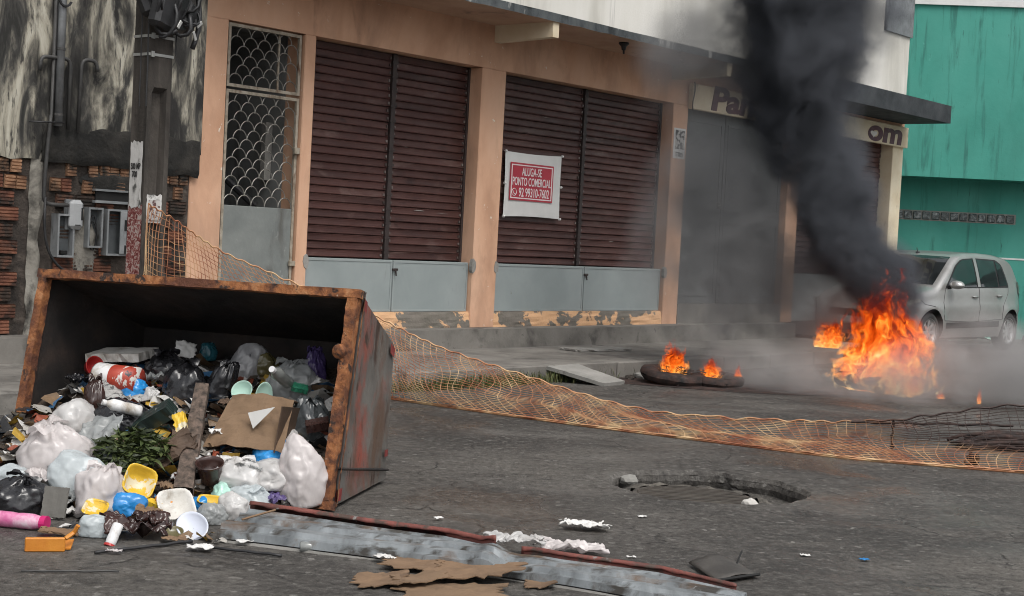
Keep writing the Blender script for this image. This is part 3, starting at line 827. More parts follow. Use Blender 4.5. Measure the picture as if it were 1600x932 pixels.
while z < 1.70:
    short = z > 1.42
    w_ = .085 if short else .168
    x = 5.75 + (.05 if row % 2 else 0)
    while x + w_ < 7.97:
        skip = (6.40 < x + w_ and x < 6.56) or (not short and x < 6.4 and random.random() < .05)
        if x > 6.5:
            skip = skip or random.random() < (.10 if short else .08)
            if x > 7.45 and z > 1.4 and random.random() < .3:
                skip = True
        if not skip:
            if short:
                k = 1 if random.random() < .75 else 0
            else:
                k = random.choice([0, 0, 0, 0, 2] if x < 6.4 else [0, 0, 2])
            if z < .62 and random.random() < .7:
                k = 2
            o = link('brick', BM[(w_, k)], lw)
            o.location = (x + random.uniform(-.004, .004), -.003 + random.uniform(-.006, .008), z + random.uniform(-.004, .004))
            o.rotation_euler = (random.uniform(-.03, .03), random.uniform(-.02, .02), random.uniform(-.02, .02))
        x += w_ + .016
    z += .127
    row += 1
# pipes and conduits on the wall
def pipe(name, pts, r, m, label, cat='pipe', group=None, n=8):
    e = MB().tube(pts, r, n)
    o = e.build(name, m, None, True)
    o.location = FW(0, 0); o.rotation_euler = (0, 0, FROT)
    return tag(o, label, cat, group)
def bend(p0, p1, p2, k=5):
    p0, p1, p2 = Vector(p0), Vector(p1), Vector(p2)
    return [p0 * (1 - t) ** 2 + p1 * 2 * t * (1 - t) + p2 * t * t for t in [i / k for i in range(k + 1)]]
pp = empty('service_pipe', FW(0, 0), FROT, 'thick grey service pipe running up the mouldy plaster wall', 'pipe')
MB().tube([(6.605, -.105, 2.02), (6.60, -.105, 3.9)], .034, 10).build('tube', M['galv_pipe'], pp, True)
for z_ in (2.10, 2.62, 3.05):
    MB().tube([(6.603, -.105, z_), (6.603, -.105, z_ + .02)], .039, 10).build('clamp', M['dark_pipe'], pp)
MB().tube([(6.60 + .055 * math.cos(a * .5), -.15, 3.02 + .055 * math.sin(a * .5)) for a in range(13)], .011, 5).build('wire_coil', M['cable'], pp)
pipe('conduit', [(6.555, -.09, 3.9), (6.555, -.09, 2.1)] + bend((6.55, -.09, 2.1), (6.53, -.09, 1.9), (6.52, -.09, 1.7)) + [(6.515, -.085, 1.52)] + bend((6.515, -.085, 1.46), (6.515, -.085, 1.40), (6.58, -.085, 1.395)) + [(6.74, -.085, 1.395)], .016, M['dark_pipe'], 'thin black conduit bending right to the white meter cover', 'conduit')
pipe('bent_pipe', [(6.425, -.10, 2.44)] + bend((6.43, -.10, 2.49), (6.43, -.10, 2.555), (6.49, -.10, 2.555)) + bend((6.64, -.10, 2.56), (6.70, -.10, 2.56), (6.70, -.10, 2.49)) + [(6.70, -.10, 2.0)], .016, M['dark_pipe'], 'dark bent pipe hooking over both sides of the service pipe', 'pipe')
pipe('bent_pipe', [(6.79, -.10, 1.98), (6.80, -.10, 2.48)] + bend((6.80, -.10, 2.50), (6.80, -.10, 2.57), (6.86, -.10, 2.575)) + bend((6.90, -.10, 2.575), (6.945, -.10, 2.575), (6.95, -.10, 2.49)), .016, M['dark_pipe'], 'dark hooked pipe standing alone right of the service pipe', 'pipe')
pipe('iron_rod', [(6.33, -.14, 2.03), (6.645, -.14, 2.048)], .007, M['cable'], 'thin black rod sticking out sideways at the pipe foot', 'rod', None, 5)
pipe('loose_cable', [(6.52, -.10, 1.45), (6.515, -.11, 1.25)] + bend((6.52, -.11, 1.2), (6.53, -.12, .95), (6.72, -.13, .86), 8) + bend((6.74, -.13, .855), (6.85, -.13, .82), (6.95, -.12, .80)), .011, M['cable'], 'loose black cable drooping below the meter boxes', 'cable', None, 6)
# meter boxes
def open_box(name, label, x0, x1, z0, z1, d=.07, extra=None):
    e = empty(name, FW(0, 0), FROT, label, 'meter box')
    t = .016
    mb = MB()
    for a, b_, c, dd in ((x0, x1, z0, z0 + t), (x0, x1, z1 - t, z1), (x0, x0 + t, z0 + t, z1 - t), (x1 - t, x1, z0 + t, z1 - t)):
        mb.box(a, b_, -.03 - d, -.0, c, dd)
    mb.build('casing', M['meter_box'], e)
    MB().box(x0 + t, x1 - t, -.035, -.02, z0 + t, z1 - t).build('back_plate', M['meter_in'], e)
    return e
e = open_box('meter_box', 'leftmost open grey meter box, empty, under the white cover', 6.645, 6.80, .975, 1.325)
MB().bbox(6.70, 6.76, -.075, -.04, 1.0, 1.03, .004).build('terminal', M['void'], e)
e = open_box('meter_box', 'open grey meter box with a loop of black wire inside', 6.925, 7.065, 1.06, 1.39)
MB().tube([(6.995 + .035 * math.cos(a * .45), -.06, 1.17 + (.09 + .004 * a) * math.sin(a * .45)) for a in range(22)], .006, 5).build('wire', M['cable'], e)
e = open_box('meter_box', 'wider grey meter box with half-closed door beside the utility pole', 7.105, 7.35, 1.0, 1.385)
dr = MB().bbox(7.225, 7.34, -.115, -.10, 1.015, 1.37, .004).build('door', M['meter_box'], e)
MB().box(7.262, 7.315, -.119, -.114, 1.21, 1.30).build('glass_slot', M['void'], dr)
MB().box(7.268, 7.310, -.119, -.114, 1.02, 1.09).build('glass_slot', M['void'], dr)
mw = empty('meter_cover', FW(0, 0), FROT, 'white rounded plastic meter cover mounted above the open boxes', 'meter cover')
MB().bbox(6.748, 6.872, -.125, -.05, 1.205, 1.44, .028).build('cover', M['meter_white'], mw)
MB().box(6.742, 6.878, -.052, -.02, 1.20, 1.445).build('back_plate', M['meter_box'], mw)
MB().box(6.838, 6.852, -.128, -.100, 1.28, 1.38).build('slot', M['void'], mw)
MB().box(6.785, 6.835, -.128, -.11, 1.236, 1.243).build('slot', M['void'], mw)
lt = empty('meter_hatch', FW(0, 0), FROT, 'dark horizontal hatch in a grey frame above the meter boxes', 'hatch')
MB().box(7.02, 7.42, -.05, -.03, 1.455, 1.525).build('opening', M['void'], lt)
MB().box(7.0, 7.44, -.075, -.02, 1.43, 1.452).box(7.0, 7.44, -.07, -.02, 1.528, 1.545).build('frame', M['meter_box'], lt)

# ------------------------------------------------------------------ utility pole
PU0, PU1, PW0, PW1 = 6.585, 6.797, 1.113, 1.300
pole = street('utility_pole', 'dark concrete utility pole with tangled cables and torn posters', 'utility pole')
M['pole'] = pbr('pole_concrete', [(0.022, 0.019, 0.016), (0.048, 0.041, 0.035), (0.085, 0.074, 0.064)], 5, (1, 1, .3), rough=(.8, .95), bump=.5, bscale=28, rand=False,
    spots=[((0.012, 0.011, 0.010), 2.5, (1, 1, .4), .55, .7, 2.0)])
mb = MB()
ZP = 7.0
fl = .040
def pprof(z, rec):
    y1, y0 = -PW1, -PW0
    if rec:
        return [(PU0, y1), (PU0 + fl, y1), (PU0 + fl + .018, y1 + .055), (PU1 - fl - .018, y1 + .055), (PU1 - fl, y1), (PU1, y1), (PU1, y0), (PU0, y0)]
    return [(PU0, y1), (PU0 + fl, y1), (PU0 + fl + .018, y1 + .0), (PU1 - fl - .018, y1 + .0), (PU1 - fl, y1), (PU1, y1), (PU1, y0), (PU0, y0)]
zs = [(.0, 1), (2.26, 1), (2.30, 0), (ZP, 0)]
vs = []; fs = []
for k, (z_, rc) in enumerate(zs):
    vs += [(x, y, z_) for x, y in pprof(z_, rc)]
for k in range(3):
    for j in range(8):
        j2 = (j + 1) % 8
        fs.append((k * 8 + j, k * 8 + j2, (k + 1) * 8 + j2, (k + 1) * 8 + j))
fs.append(tuple(range(24, 32)))
mb.add(vs, fs)
mb.build('shaft', M['pole'], pole)
M['strap'] = pbr('steel_strap', [(0.30, 0.30, 0.29), (0.45, 0.45, 0.43)], 9, rough=(.4, .6), metal=.3, bump=.05)
for z_ in (2.53, 2.665):
    mb = MB()
    mb.box(PU0 - .006, PU1 + .006, -PW1 - .006, -PW1 - .0015, z_, z_ + .020).box(PU0 - .006, PU0 - .0015, -PW1 - .0015, -PW0 + .004, z_, z_ + .020)
    mb.box(PU0 + .01, PU0 + .035, -PW1 - .02, -PW1 - .006, z_ - .01, z_ + .032)
    mb.build('strap', M['strap'], pole)
M['redwhite'] = pbr('red_scribbled_paint', [(0.13, 0.02, 0.018), (0.28, 0.10, 0.09), (0.42, 0.36, 0.33)], 22, (1, 1, 1.3), 5, 1.6, .42, .58, rough=(.7, .9), bump=.3, rand=False,
    spots=[((0.48, 0.45, 0.42), 5, (1, 1, .5), .60, .68, 1.0)])
MB().grid(lambda i, j: (PU0 - .003, -PW1 + .004 + (PW1 - PW0 - .012) * i, .10 + 1.32 * j + .02 * wob(i * 5, j * 3) * j), 6, 12).build('painted_band', M['redwhite'], pole)
M['paper_torn'] = pbr('torn_paper', [(0.10, 0.10, 0.095), (0.46, 0.45, 0.43), (0.58, 0.57, 0.55)], 9, (1, 1, .7), 6, .5, .36, .46, rough=(.8, .9), bump=.3, rand=False)
def torn(name, fn, m, par, nx=8, ny=10):
    return MB().grid(fn, nx, ny).build(name, m, par)
p1 = torn('poster_paper', lambda i, j: (PU0 - .007 - .003 * wob(i * 4, j * 5), -PW1 + .01 + (PW1 - PW0 - .02) * (.05 + .9 * i) + .006 * wob(i * 3, j * 8), 1.40 + .49 * j + .03 * wob(i * 6, 3) * (1 if j > .5 else -1)), M['paper_torn'], pole)
p2_ = torn('poster_paper', lambda i, j: (PU0 + .03 + .135 * i + .006 * wob(i * 5, j * 7), -PW1 - .005 + .010 * math.sin(math.pi * i), 1.29 + .21 * j + .02 * wob(i * 5, 8) * (1 if j > .5 else 0)), M['paper_torn'], pole)
M['ink'] = pbr('black_ink', [(0.02, 0.02, 0.02), (0.05, 0.05, 0.05)], 20, rough=(.7, .9), bump=0)
text('lettering', '500 MP', .062, M['ink'], pole, (PU0 - .012, -(PW0 + PW1) / 2, 1.705), (R(90), 0, R(-90)), sx=.62, ext=.0008, off=.002)
text('lettering', '700', .062, M['ink'], pole, (PU0 - .012, -(PW0 + PW1) / 2 + .01, 1.645), (R(90), 0, R(-90)), sx=.7, ext=.0008, off=.002)
M['scrawl'] = blotch('scrawled_print', (0.46, 0.44, 0.42), (0.10, 0.05, 0.05), 30, .50, .56)
MB().grid(lambda i, j: (PU0 + .045 + .105 * i, -PW1 - .0085 + .008 * math.sin(math.pi * (.1 + .8 * i)) * .9 - .003, 1.31 + .15 * j), 4, 2).build('scrawled_print', M['scrawl'], pole)
# tangle of cables and splice boxes near the top of the picture
random.seed(5)
for k, (x, y, z_, sx_, sz_, tilt) in enumerate([(6.62, -1.42, 2.86, .10, .13, .2), (6.75, -1.40, 2.90, .085, .17, -.1), (6.86, -1.36, 2.85, .08, .10, .35), (6.56, -1.30, 2.95, .08, .12, -.3), (6.70, -1.44, 3.06, .12, .07, .1)]):
    mb = MB().bbox(-sx_ * 1.15, sx_ * 1.15, -.06, .06, -sz_ * 1.1, sz_ * 1.1, .03)
    o = mb.build('splice_box', M['cable'], pole); o.location = (x, y, z_); o.rotation_euler = (random.uniform(-.3, .3), tilt, random.uniform(-.5, .5))
for k in range(14):
    cx_, cz_ = random.uniform(6.60, 6.86), random.uniform(2.84, 3.1)
    rx_, rz_ = random.uniform(.06, .13), random.uniform(.08, .20)
    y = -1.40 + random.uniform(-.08, .06); ph = random.uniform(0, 6)
    MB().tube([(cx_ + rx_ * math.cos(ph + a * .42) + .02 * wob(a * .5, k), y + .05 * math.sin(a * .9 + k), cz_ + rz_ * math.sin(ph + a * .42)) for a in range(13)], random.uniform(.007, .016), 6).build('cable_loop', M['cable'], pole, True)
MB().tube([(6.93 + .055 * math.sin(a * .3), -1.36, 2.62 + .045 * a) for a in range(12)], .020, 7).build('cable_loop', M['cable'], pole, True)
for (x, z_, rt) in ((6.72, 2.765, .6), (6.86, 2.70, -.5), (6.90, 2.79, .9)):
    o = MB().bbox(-.014, .014, -.006, .006, -.035, .035, .003).build('cable_tag', M['strap'], pole); o.location = (x, -1.47, z_); o.rotation_euler = (0, rt, .2)
for (x, y, r_) in ((6.56, -1.32, .006), (6.55, -1.25, .005), (6.825, -1.30, .006)):
    MB().tube([(x + .008 * wob(a, x), y, 2.95 - a * .1) for a in range(9 if x < 6.7 else 5)], r_, 5).build('hanging_wire', M['cable'], pole)
for k in range(4):
    MB().tube([(6.7, -1.3, 3.2), (6.4 - k * .1, -1.1 - .4 * k, 3.6 + .1 * k), (5.0 - k, -.6 - 1.0 * k, 5.6 + .2 * k)], .014, 6).build('overhead_cable', M['cable'], pole)

# ------------------------------------------------------------------ teal building across the side street
tb = empty('teal_building', (6.7, 26.0, 0), R(-6), 'teal painted building with overhanging upper floor behind the silver car', 'building')
MB().box(-2.2, 9, 0, .25, 2.80, 5.80).build('upper_wall', M['teal'], tb)
MB().box(-2.2, 9, .25, .9, 2.80, 2.95).build('overhang', M['teal'], tb)
MB().box(-2.2, 9, .70, .95, -.05, 2.80).build('lower_wall', M['teal'], tb)
MB().box(-2.3, 9, -.05, .35, 5.80, 5.90).build('parapet_cap', M['white_trim'], tb)
MB().box(-2.2, 9, .95, 6, 5.6, 5.7).build('roof', M['concrete'], tb)
MB().box(1.9, 9, .690, .699, 1.42, 1.45).build('paint_line', M['white_trim'], tb)
MB().tube([(.02, -.04, 5.85), (.02, -.04, 5.2)], .035, 8).build('downpipe', M['white_trim'], tb)
M['glass_block'] = pbr('glass_block', [(0.045, 0.055, 0.055), (0.12, 0.14, 0.14), (0.30, 0.32, 0.32)], 9, (1, 1, 1), 3, 1.5, .40, .68, rough=(.12, .3), bump=.6, bscale=16, bdist=.02)
gb = MB().bbox(-.070, .070, -.022, .02, -.070, .070, .014); gme = gb.mesh('glass_block'); gme.materials.append(M['glass_block'])
fr = MB()
for k in range(13):
    x = .05 + .163 * (k + .5)
    o = link('glass_block', gme, tb); o.location = (x, .688, 2.14); o.rotation_euler = (random.choice([0, 1.57, 3.14]) * 0, random.choice([0, 1.5708, 3.1416]), 0)
fr.box(.03, 2.19, .694, .7, 2.05, 2.23)
fr.build('block_frame', M['concrete_pale'], tb)

# ------------------------------------------------------------------ silver hatchback parked beyond the corner
def lerp_tab(tab, x):
    if x <= tab[0][0]: return tab[0][1]
    for (a, va), (b, vb) in zip(tab, tab[1:]):
        if x <= b:
            t = (x - a) / (b - a)
            return va + (vb - va) * t
    return tab[-1][1]
def smooth_tab(tab, x, r=.05):
    return (lerp_tab(tab, x - r) + lerp_tab(tab, x) * 2 + lerp_tab(tab, x + r)) / 4
ZTOP = [(0, .60), (.03, .68), (.12, .75), (.35, .84), (.65, .91), (.98, .975), (1.20, 1.13), (1.62, 1.40), (1.80, 1.475), (2.1, 1.515), (2.5, 1.53), (3.0, 1.515), (3.4, 1.47), (3.58, 1.42), (3.78, 1.17), (3.90, 1.0), (3.99, .90), (4.02, .70)]
ZBOT = [(0, .30), (.15, .22), (.6, .20), (3.3, .20), (3.8, .27), (4.02, .36)]
HPLAN = [(0, .50), (.05, .64), (.16, .74), (.35, .80), (.7, .845), (1.1, .862), (2.4, .868), (3.2, .862), (3.6, .83), (3.85, .765), (3.97, .69), (4.02, .60)]
def hwid(x, z):
    h = smooth_tab(HPLAN, x, .04)
    if z < .50:
        h *= 1 - .075 * ((.50 - z) / .30) ** 2
    elif z > .70:
        h *= 1 - .018 * min(1, (z - .70) / .25)
    if z > .94:
        h -= (.20 * (z - .94) + .16 * (z - .94) ** 2)
    h += .012 * math.exp(-((z - .66) / .07) ** 2)      # shoulder crease
    # flared arches
    for wx in (.82, 3.40):
        d = math.hypot(x - wx, z - .31)
        if z < .85:
            h += .022 * math.exp(-((d - .37) / .06) ** 2)
    return h
def section(x):
    zt = smooth_tab(ZTOP, x, .05); zb = smooth_tab(ZBOT, x, .05)
    rc = min(.11, (zt - zb) * .25)
    zs = zt - rc * .85
    pts = [(0.0, zb), (-hwid(x, zb) * .80, zb)]
    ns = 16
    for k in range(ns + 1):
        z = zb + .02 + (zs - zb - .02) * k / ns
        pts.append((-hwid(x, z), z))
    hs = hwid(x, zs)
    for k in range(1, 5):
        a = k / 5 * math.pi / 2
        pts.append((-(hs - rc * (1 - math.cos(a)) * .95), zs + rc * .80 * math.sin(a)))
    e = pts[-1]
    for k in range(1, 6):
        t = k / 5
        pts.append((e[0] * (1 - t), e[1] + (zt - e[1]) * (1 - (1 - t) ** 2)))
    return pts
CAR_S = .97
car = empty('parked_car', (0, 0, 0), R(90 - 44), 'silver five-door hatchback parked by the teal wall behind the flames', 'car')
_rz = Matrix.Rotation(R(90 - 44), 3, 'Z')
_p = Vector((7.723,22.911,0.000)) - _rz @ Vector((3.40 * CAR_S, -.80 * CAR_S, 0))
car.location = _p; car.scale = (CAR_S,) * 3
M['car_paint'] = pbr('silver_paint', [(0.36, 0.355, 0.345), (0.42, 0.415, 0.405)], 2, rough=(.28, .36), metal=.55, bump=0, coat=.6, rand=False, spots=[((0.26, 0.25, 0.235), 2, (1, 1, .6), .58, .8, 2.0)])
M['car_glass'] = pbr('car_glass', [(0.012, 0.014, 0.015), (0.03, 0.034, 0.036)], 1.5, rough=(.04, .07), bump=0, coat=.3, spec=.8)
M['car_black'] = pbr('car_black_trim', [(0.012, 0.012, 0.013), (0.02, 0.02, 0.021)], 5, rough=(.5, .65), bump=0)
M['tyre'] = pbr('tyre_rubber', [(0.012, 0.012, 0.012), (0.03, 0.029, 0.028)], 7, rough=(.75, .9), bump=.2)
M['hub'] = pbr('silver_wheel', [(0.38, 0.38, 0.38), (0.5, 0.5, 0.5)], 5, rough=(.3, .45), metal=.6, bump=0)
M['lamp_glass'] = pbr('headlamp_lens', [(0.55, 0.54, 0.46), (0.66, 0.65, 0.58)], 3, rough=(.08, .15), bump=0, coat=.6)
M['lamp_red'] = pbr('tail_lamp', [(0.10, 0.012, 0.012), (0.16, 0.02, 0.02)], 3, rough=(.1, .2), bump=0, coat=.6)
xs = [0, .015, .03, .06, .10, .16, .24, .33] + [.42 + .07 * k for k in range(49)] + [3.86, 3.91, 3.95, 3.98, 4.0, 4.012, 4.02]
mb = MB()
secs = []
for x in xs:
    p = section(x)
    full = p + [(-y, z) for y, z in reversed(p[1:-1])]
    secs.append([(x, y, z) for y, z in full])
n = len(secs[0])
mb.v = [q for s in secs for q in s]
for i in range(len(secs) - 1):
    for j in range(n):
        j2 = (j + 1) % n
        mb.f.append((i * n + j, i * n + j2, (i + 1) * n + j2, (i + 1) * n + j)); mb.m.append(0)
mb.f.append(tuple(range(n))); mb.m.append(0)
mb.f.append(tuple(reversed(range((len(secs) - 1) * n, len(secs) * n)))); mb.m.append(0)
body = mb.build('body', [M['car_paint'], M['void']], None, True)
cut = []
for wx in (.82, 3.40):
    for s in (-1, 1):
        c = MB().lathe([(0, -.25), (.345, -.25), (.345, .25), (0, .25)], 40, Matrix.Translation((wx, s * .84, .31)) @ Matrix.Rotation(R(90), 4, 'X'))
        co = c.build('cutter', [M['void']])
        bmc = bmesh.new(); bmc.from_mesh(co.data); bmesh.ops.remove_doubles(bmc, verts=bmc.verts, dist=1e-5); bmesh.ops.recalc_face_normals(bmc, faces=bmc.faces); bmc.to_mesh(co.data); bmc.free()
        md = body.modifiers.new('b', 'BOOLEAN'); md.operation = 'DIFFERENCE'; md.object = co; md.solver = 'EXACT'
        try:
            md.material_mode = 'TRANSFER'
        except Exception:
            pass
        cut.append(co)
dg = bpy.context.evaluated_depsgraph_get()
bme = bpy.data.meshes.new_from_object(body.evaluated_get(dg))
bpy.data.objects.remove(body)
for c in cut:
    bpy.data.objects.remove(c)
bme.name = 'body'
bme.polygons.foreach_set('use_smooth', [p.normal.length > 0 for p in bme.polygons])
body = link('body', bme, car)
es = body.modifiers.new('es', 'EDGE_SPLIT'); es.split_angle = R(38)
def car_side(name, m, lo, up, x0, x1, off, nx=14, nz_=6, par=None, both=True, smooth=True):
    mb = MB()
    for s in ((-1, 1) if both else (-1,)):
        def fn(i, j):
            x = x0 + (x1 - x0) * i
            z = lo(x) + (up(x) - lo(x)) * j
            return (x, s * (hwid(x, z) + off), z)
        mb.grid(fn, nx, nz_)
    return mb.build(name, m, par or car, smooth)
T = lambda *p: (lambda x: lerp_tab(list(p), x))
for s in (-1, 1):
    def sd(name, m, lo, up, x0, x1, off, nx=14, nz_=6, par=None):
        mb = MB()
        def fn(i, j):
            x = x0 + (x1 - x0) * i
            z = lo(x) + (up(x) - lo(x)) * j
            return (x, s * (hwid(x, z) + off), z)
        mb.grid(fn, nx, nz_)
        return mb.build(name, m, par or car, True)
    sd('window_seal', M['car_black'], T((1.22, .965), (3.3, 1.0)), T((1.22, .99), (1.62, 1.315), (1.85, 1.415), (2.3, 1.44), (3.0, 1.43), (3.18, 1.36), (3.3, 1.06)), 1.22, 3.3, .003, 40)
    sd('side_window', M['car_glass'], T((1.30, .985), (2.2, .995)), T((1.30, 1.03), (1.64, 1.30), (1.85, 1.395), (2.2, 1.42)), 1.30, 2.20, .008, 20)
    sd('side_window', M['car_glass'], T((2.34, .998), (2.92, 1.01)), T((2.34, 1.42), (2.92, 1.412)), 2.34, 2.92, .008)
    sd('quarter_window', M['car_glass'], T((2.97, 1.02), (3.24, 1.04)), T((2.97, 1.405), (3.12, 1.36), (3.24, 1.08)), 2.97, 3.24, .008)
    sd('door_pillar', M['car_paint'], T((2.20, 1.0), (2.34, 1.0)), T((2.20, 1.44), (2.34, 1.44)), 2.225, 2.315, .012)
    sd('sill_moulding', M['car_black'], T((1.2, .36), (2.98, .38)), T((1.2, .45), (2.98, .47)), 1.22, 2.96, .010, 16)
    sd('headlight', M['lamp_glass'], T((.06, .66), (.5, .76)), T((.06, .735), (.3, .83), (.5, .80)), .05, .50, .010)
    sd('tail_light', M['lamp_red'], T((3.72, .93), (3.95, .80)), T((3.72, 1.10), (3.86, 1.08), (3.95, .93)), 3.73, 3.95, .012)
    seam = MB()
    for pl in ([(1.17, .48), (1.14, .75), (1.20, .97)], [(2.27, .40), (2.28, .7), (2.27, 1.0)], [(3.05, .50), (3.08, .7), (3.26, .9), (3.3, 1.02)], [(1.17, .48), (2.0, .46), (3.05, .50)], [(.50, .80), (.62, .72), (.86, .69)]):
        pts = []
        for (a, b_) in zip(pl, pl[1:]):
            for k in range(7):
                t = k / 6; x = a[0] + (b_[0] - a[0]) * t; z = a[1] + (b_[1] - a[1]) * t
                pts.append((x, s * (hwid(x, z) + .0005), z))
        seam.tube(pts, .0045, 4)
    seam.build('door_seam', M['car_black'], car)
    for hx, hz in ((2.12, .845), (2.95, .865)):
        h = MB()
        def hd(i, j, hx=hx, hz=hz):
            a = 2 * math.pi * j
            x = hx - .10 + .20 * i
            r = .020 * math.sin(math.pi * min(1, max(0, .08 + i * .84)))
            return (x, s * (hwid(x, hz) + .018 + r * math.cos(a)), hz + r * 1.1 * math.sin(a))
        h.grid(hd, 8, 8)
        h.build('door_handle', M['car_paint'], car, True)
    mr = MB()
    def mir(i, j):
        a = math.pi * i; b_ = 2 * math.pi * j
        return (1.34 - .10 * math.cos(a) - .02, s * (.965 + .115 * math.sin(a) * math.cos(b_)), 1.015 + .075 * math.sin(a) * math.sin(b_) * (1.0 if math.sin(b_) > 0 else .75))
    mr.grid(mir, 10, 16)
    mo = mr.build('wing_mirror', M['car_paint'], car, True)
    MB().bbox(1.27, 1.33, min(s * .80, s * .88), max(s * .80, s * .88), .955, 1.01, .01).build('mirror_foot', M['car_black'], mo)
def top_z(x, y):
    p = section(x)[-6:]
    t = abs(y) / abs(p[0][0])
    return p[0][1] + (p[-1][1] - p[0][1]) * (1 - t ** 2)
def top_w(x):
    return abs(section(x)[-6][0])
ws = MB().grid(lambda i, j: (1.03 + .68 * i, top_w(1.03 + .68 * i) * .93 * (2 * j - 1), top_z(1.03 + .68 * i, top_w(1.03 + .68 * i) * .93 * (2 * j - 1)) + .010), 12, 12)
ws.build('windscreen', M['car_glass'], car, True)
ws = MB().grid(lambda i, j: (3.60 + .19 * i, top_w(3.6 + .19 * i) * .86 * (2 * j - 1), top_z(3.60 + .19 * i, top_w(3.6 + .19 * i) * .86 * (2 * j - 1)) + .010), 8, 12)
ws.build('rear_window', M['car_glass'], car, True)
MB().tube([(1.84, 0, 1.48), (1.80, 0, 1.56)], .007, 5).bbox(1.80, 1.88, -.02, .02, 1.47, 1.50, .006).build('aerial', M['car_black'], car)
MB().tube([(1.06, -.55, 1.035), (1.10, -.2, 1.07), (1.08, .1, 1.055)], .008, 5).tube([(1.06, .1, 1.04), (1.10, .4, 1.07), (1.08, .7, 1.05)], .008, 5).build('wiper', M['car_black'], car)
gm = MB().box(-.012, .03, -.38, .38, .50, .60).box(-.006, .03, -.45, .45, .28, .38)
gm.build('grille', M['car_black'], car)
MB().box(-.02, -.012, -.2, .2, .40, .485).build('number_plate', M['strap'], car)
MB().box(1.2, 2.9, -.55, .55, .16, .205).build('underbody', M['void'], car)
for wx in (.82, 3.40):
    for s in (-1, 1):
        w = empty('wheel'); w.parent = car; w.location = (wx, s * .74, .302); w.rotation_euler = (R(90) * (1 if s < 0 else -1), 0, 0)
        MB().lathe([(.19, .085), (.225, .100), (.272, .096), (.296, .070), (.303, .03), (.303, -.03), (.296, -.07), (.26, -.095), (.19, -.09)], 40).build('tyre', M['tyre'], w, True)
        rim = MB().lathe([(.0, .040), (.05, .045), (.055, .055), (.0, .066)], 20)
        rim.lathe([(.155, .050), (.19, .082), (.206, .094), (.212, .085), (.20, .05), (.16, .02)], 40)
        for k in range(8):
            a = 2 * math.pi * k / 8
            ca, sa = math.cos(a), math.sin(a)
            rim.obox((.11 * ca, .11 * sa, .060), (.072 * ca, .072 * sa, .006), (-.024 * sa, .024 * ca, 0), (0, 0, .008))
        rim.build('hubcap', M['hub'], w)
        MB().lathe([(0, .018), (.19, .018)], 30).build('brake_disc', M['void'], w)
# things on the ground beyond the car
M['mint_sheet'] = pbr('pale_green_plastic', [(0.30, 0.48, 0.40), (0.42, 0.60, 0.52)], 4, rough=(.4, .6), bump=.3)
ms = MB().grid(lambda i, j: (-.55 + 1.1 * i, -.3 + .6 * j, .03 + .10 * abs(wob(i * 3, j * 2.5)) + .05 * math.sin(math.pi * i)), 20, 12).build('plastic_sheet', M['mint_sheet'], None, True)
ms.location = (7.65, 24.55, 0); ms.rotation_euler = (0, 0, .3); tag(ms, 'pale green plastic sheet on the ground behind the car', 'plastic sheet')
rock('rubble_lump', (9.0, 25.2, 0), .22, M['mortar'], 'dark rubble lump by the teal wall behind the car', 'rubble', 3.0)
rock('rubble_lump', (9.35, 25.4, 0), .30, M['tyre'], 'black heap against the teal wall right of the car', 'rubble', 6.0, None, 1.5)

# ------------------------------------------------------------------ tipped rusty dumpster
PSI = R(19.09)
DO = Vector((-.791, 6.76, .02))
DA = Vector((math.sin(PSI), math.cos(PSI), 0)); DB = Vector((math.cos(PSI), -math.sin(PSI), 0))
def DW(lx, ly, z):
    return DO + DB * lx + DA * ly + Vector((0, 0, z - .02))
dp = empty('dumpster', DO, -PSI, 'rusty steel dumpster tipped on its side with its mouth full of rubbish', 'dumpster')
WD, HT, SH, DEP, TP, ZB = 1.773, .997, .214, .912, .127, .70
# corner points: front (mouth) and back
F_ = {'br': Vector((0, 0, 0)), 'bl': Vector((-WD, 0, 0)), 'tr': Vector((0, SH, HT)), 'tl': Vector((-WD, SH, HT))}
K_ = {'br': Vector((-TP, DEP, .0)), 'bl': Vector((-WD + TP, DEP, .0)), 'tr': Vector((-TP, DEP + .03, ZB)), 'tl': Vector((-WD + TP, DEP + .03, ZB))}
def panel(name, a, b, c, d, inward, m_out, m_in, th=.012, n=14, dent=.008):
    """quad a-b-c-d with thickness towards inward"""
    a, b, c, d = Vector(a), Vector(b), Vector(c), Vector(d)
    nrm = (b - a).cross(d - a).normalized()
    if nrm.dot(Vector(inward)) < 0:
        nrm = -nrm
    mb = MB()
    def P(i, j, s):
        p = (a * (1 - i) + b * i) * (1 - j) + (d * (1 - i) + c * i) * j
        q = dent * wob(p.x * 3 + 5, p.y * 3, p.z * 3) * (16 * i * (1 - i) * j * (1 - j)) ** .5
        return p + nrm * (q + s * th)
    mb.grid(lambda i, j: P(i, j, 0), n, n, 0)
    mb.grid(lambda i, j: P(i, j, 1), n, n, 1)
    o = mb.build(name, [m_out, m_in], dp, True)
    return o
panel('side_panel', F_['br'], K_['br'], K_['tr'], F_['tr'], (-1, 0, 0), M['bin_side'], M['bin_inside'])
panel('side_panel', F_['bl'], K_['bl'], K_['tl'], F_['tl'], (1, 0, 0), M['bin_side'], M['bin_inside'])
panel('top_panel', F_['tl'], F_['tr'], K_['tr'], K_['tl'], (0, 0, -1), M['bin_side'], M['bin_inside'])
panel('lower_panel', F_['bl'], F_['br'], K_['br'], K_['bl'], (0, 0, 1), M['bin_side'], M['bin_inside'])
panel('back_panel', K_['bl'], K_['br'], K_['tr'], K_['tl'], (0, -1, 0), M['bin_side'], M['bin_inside'])
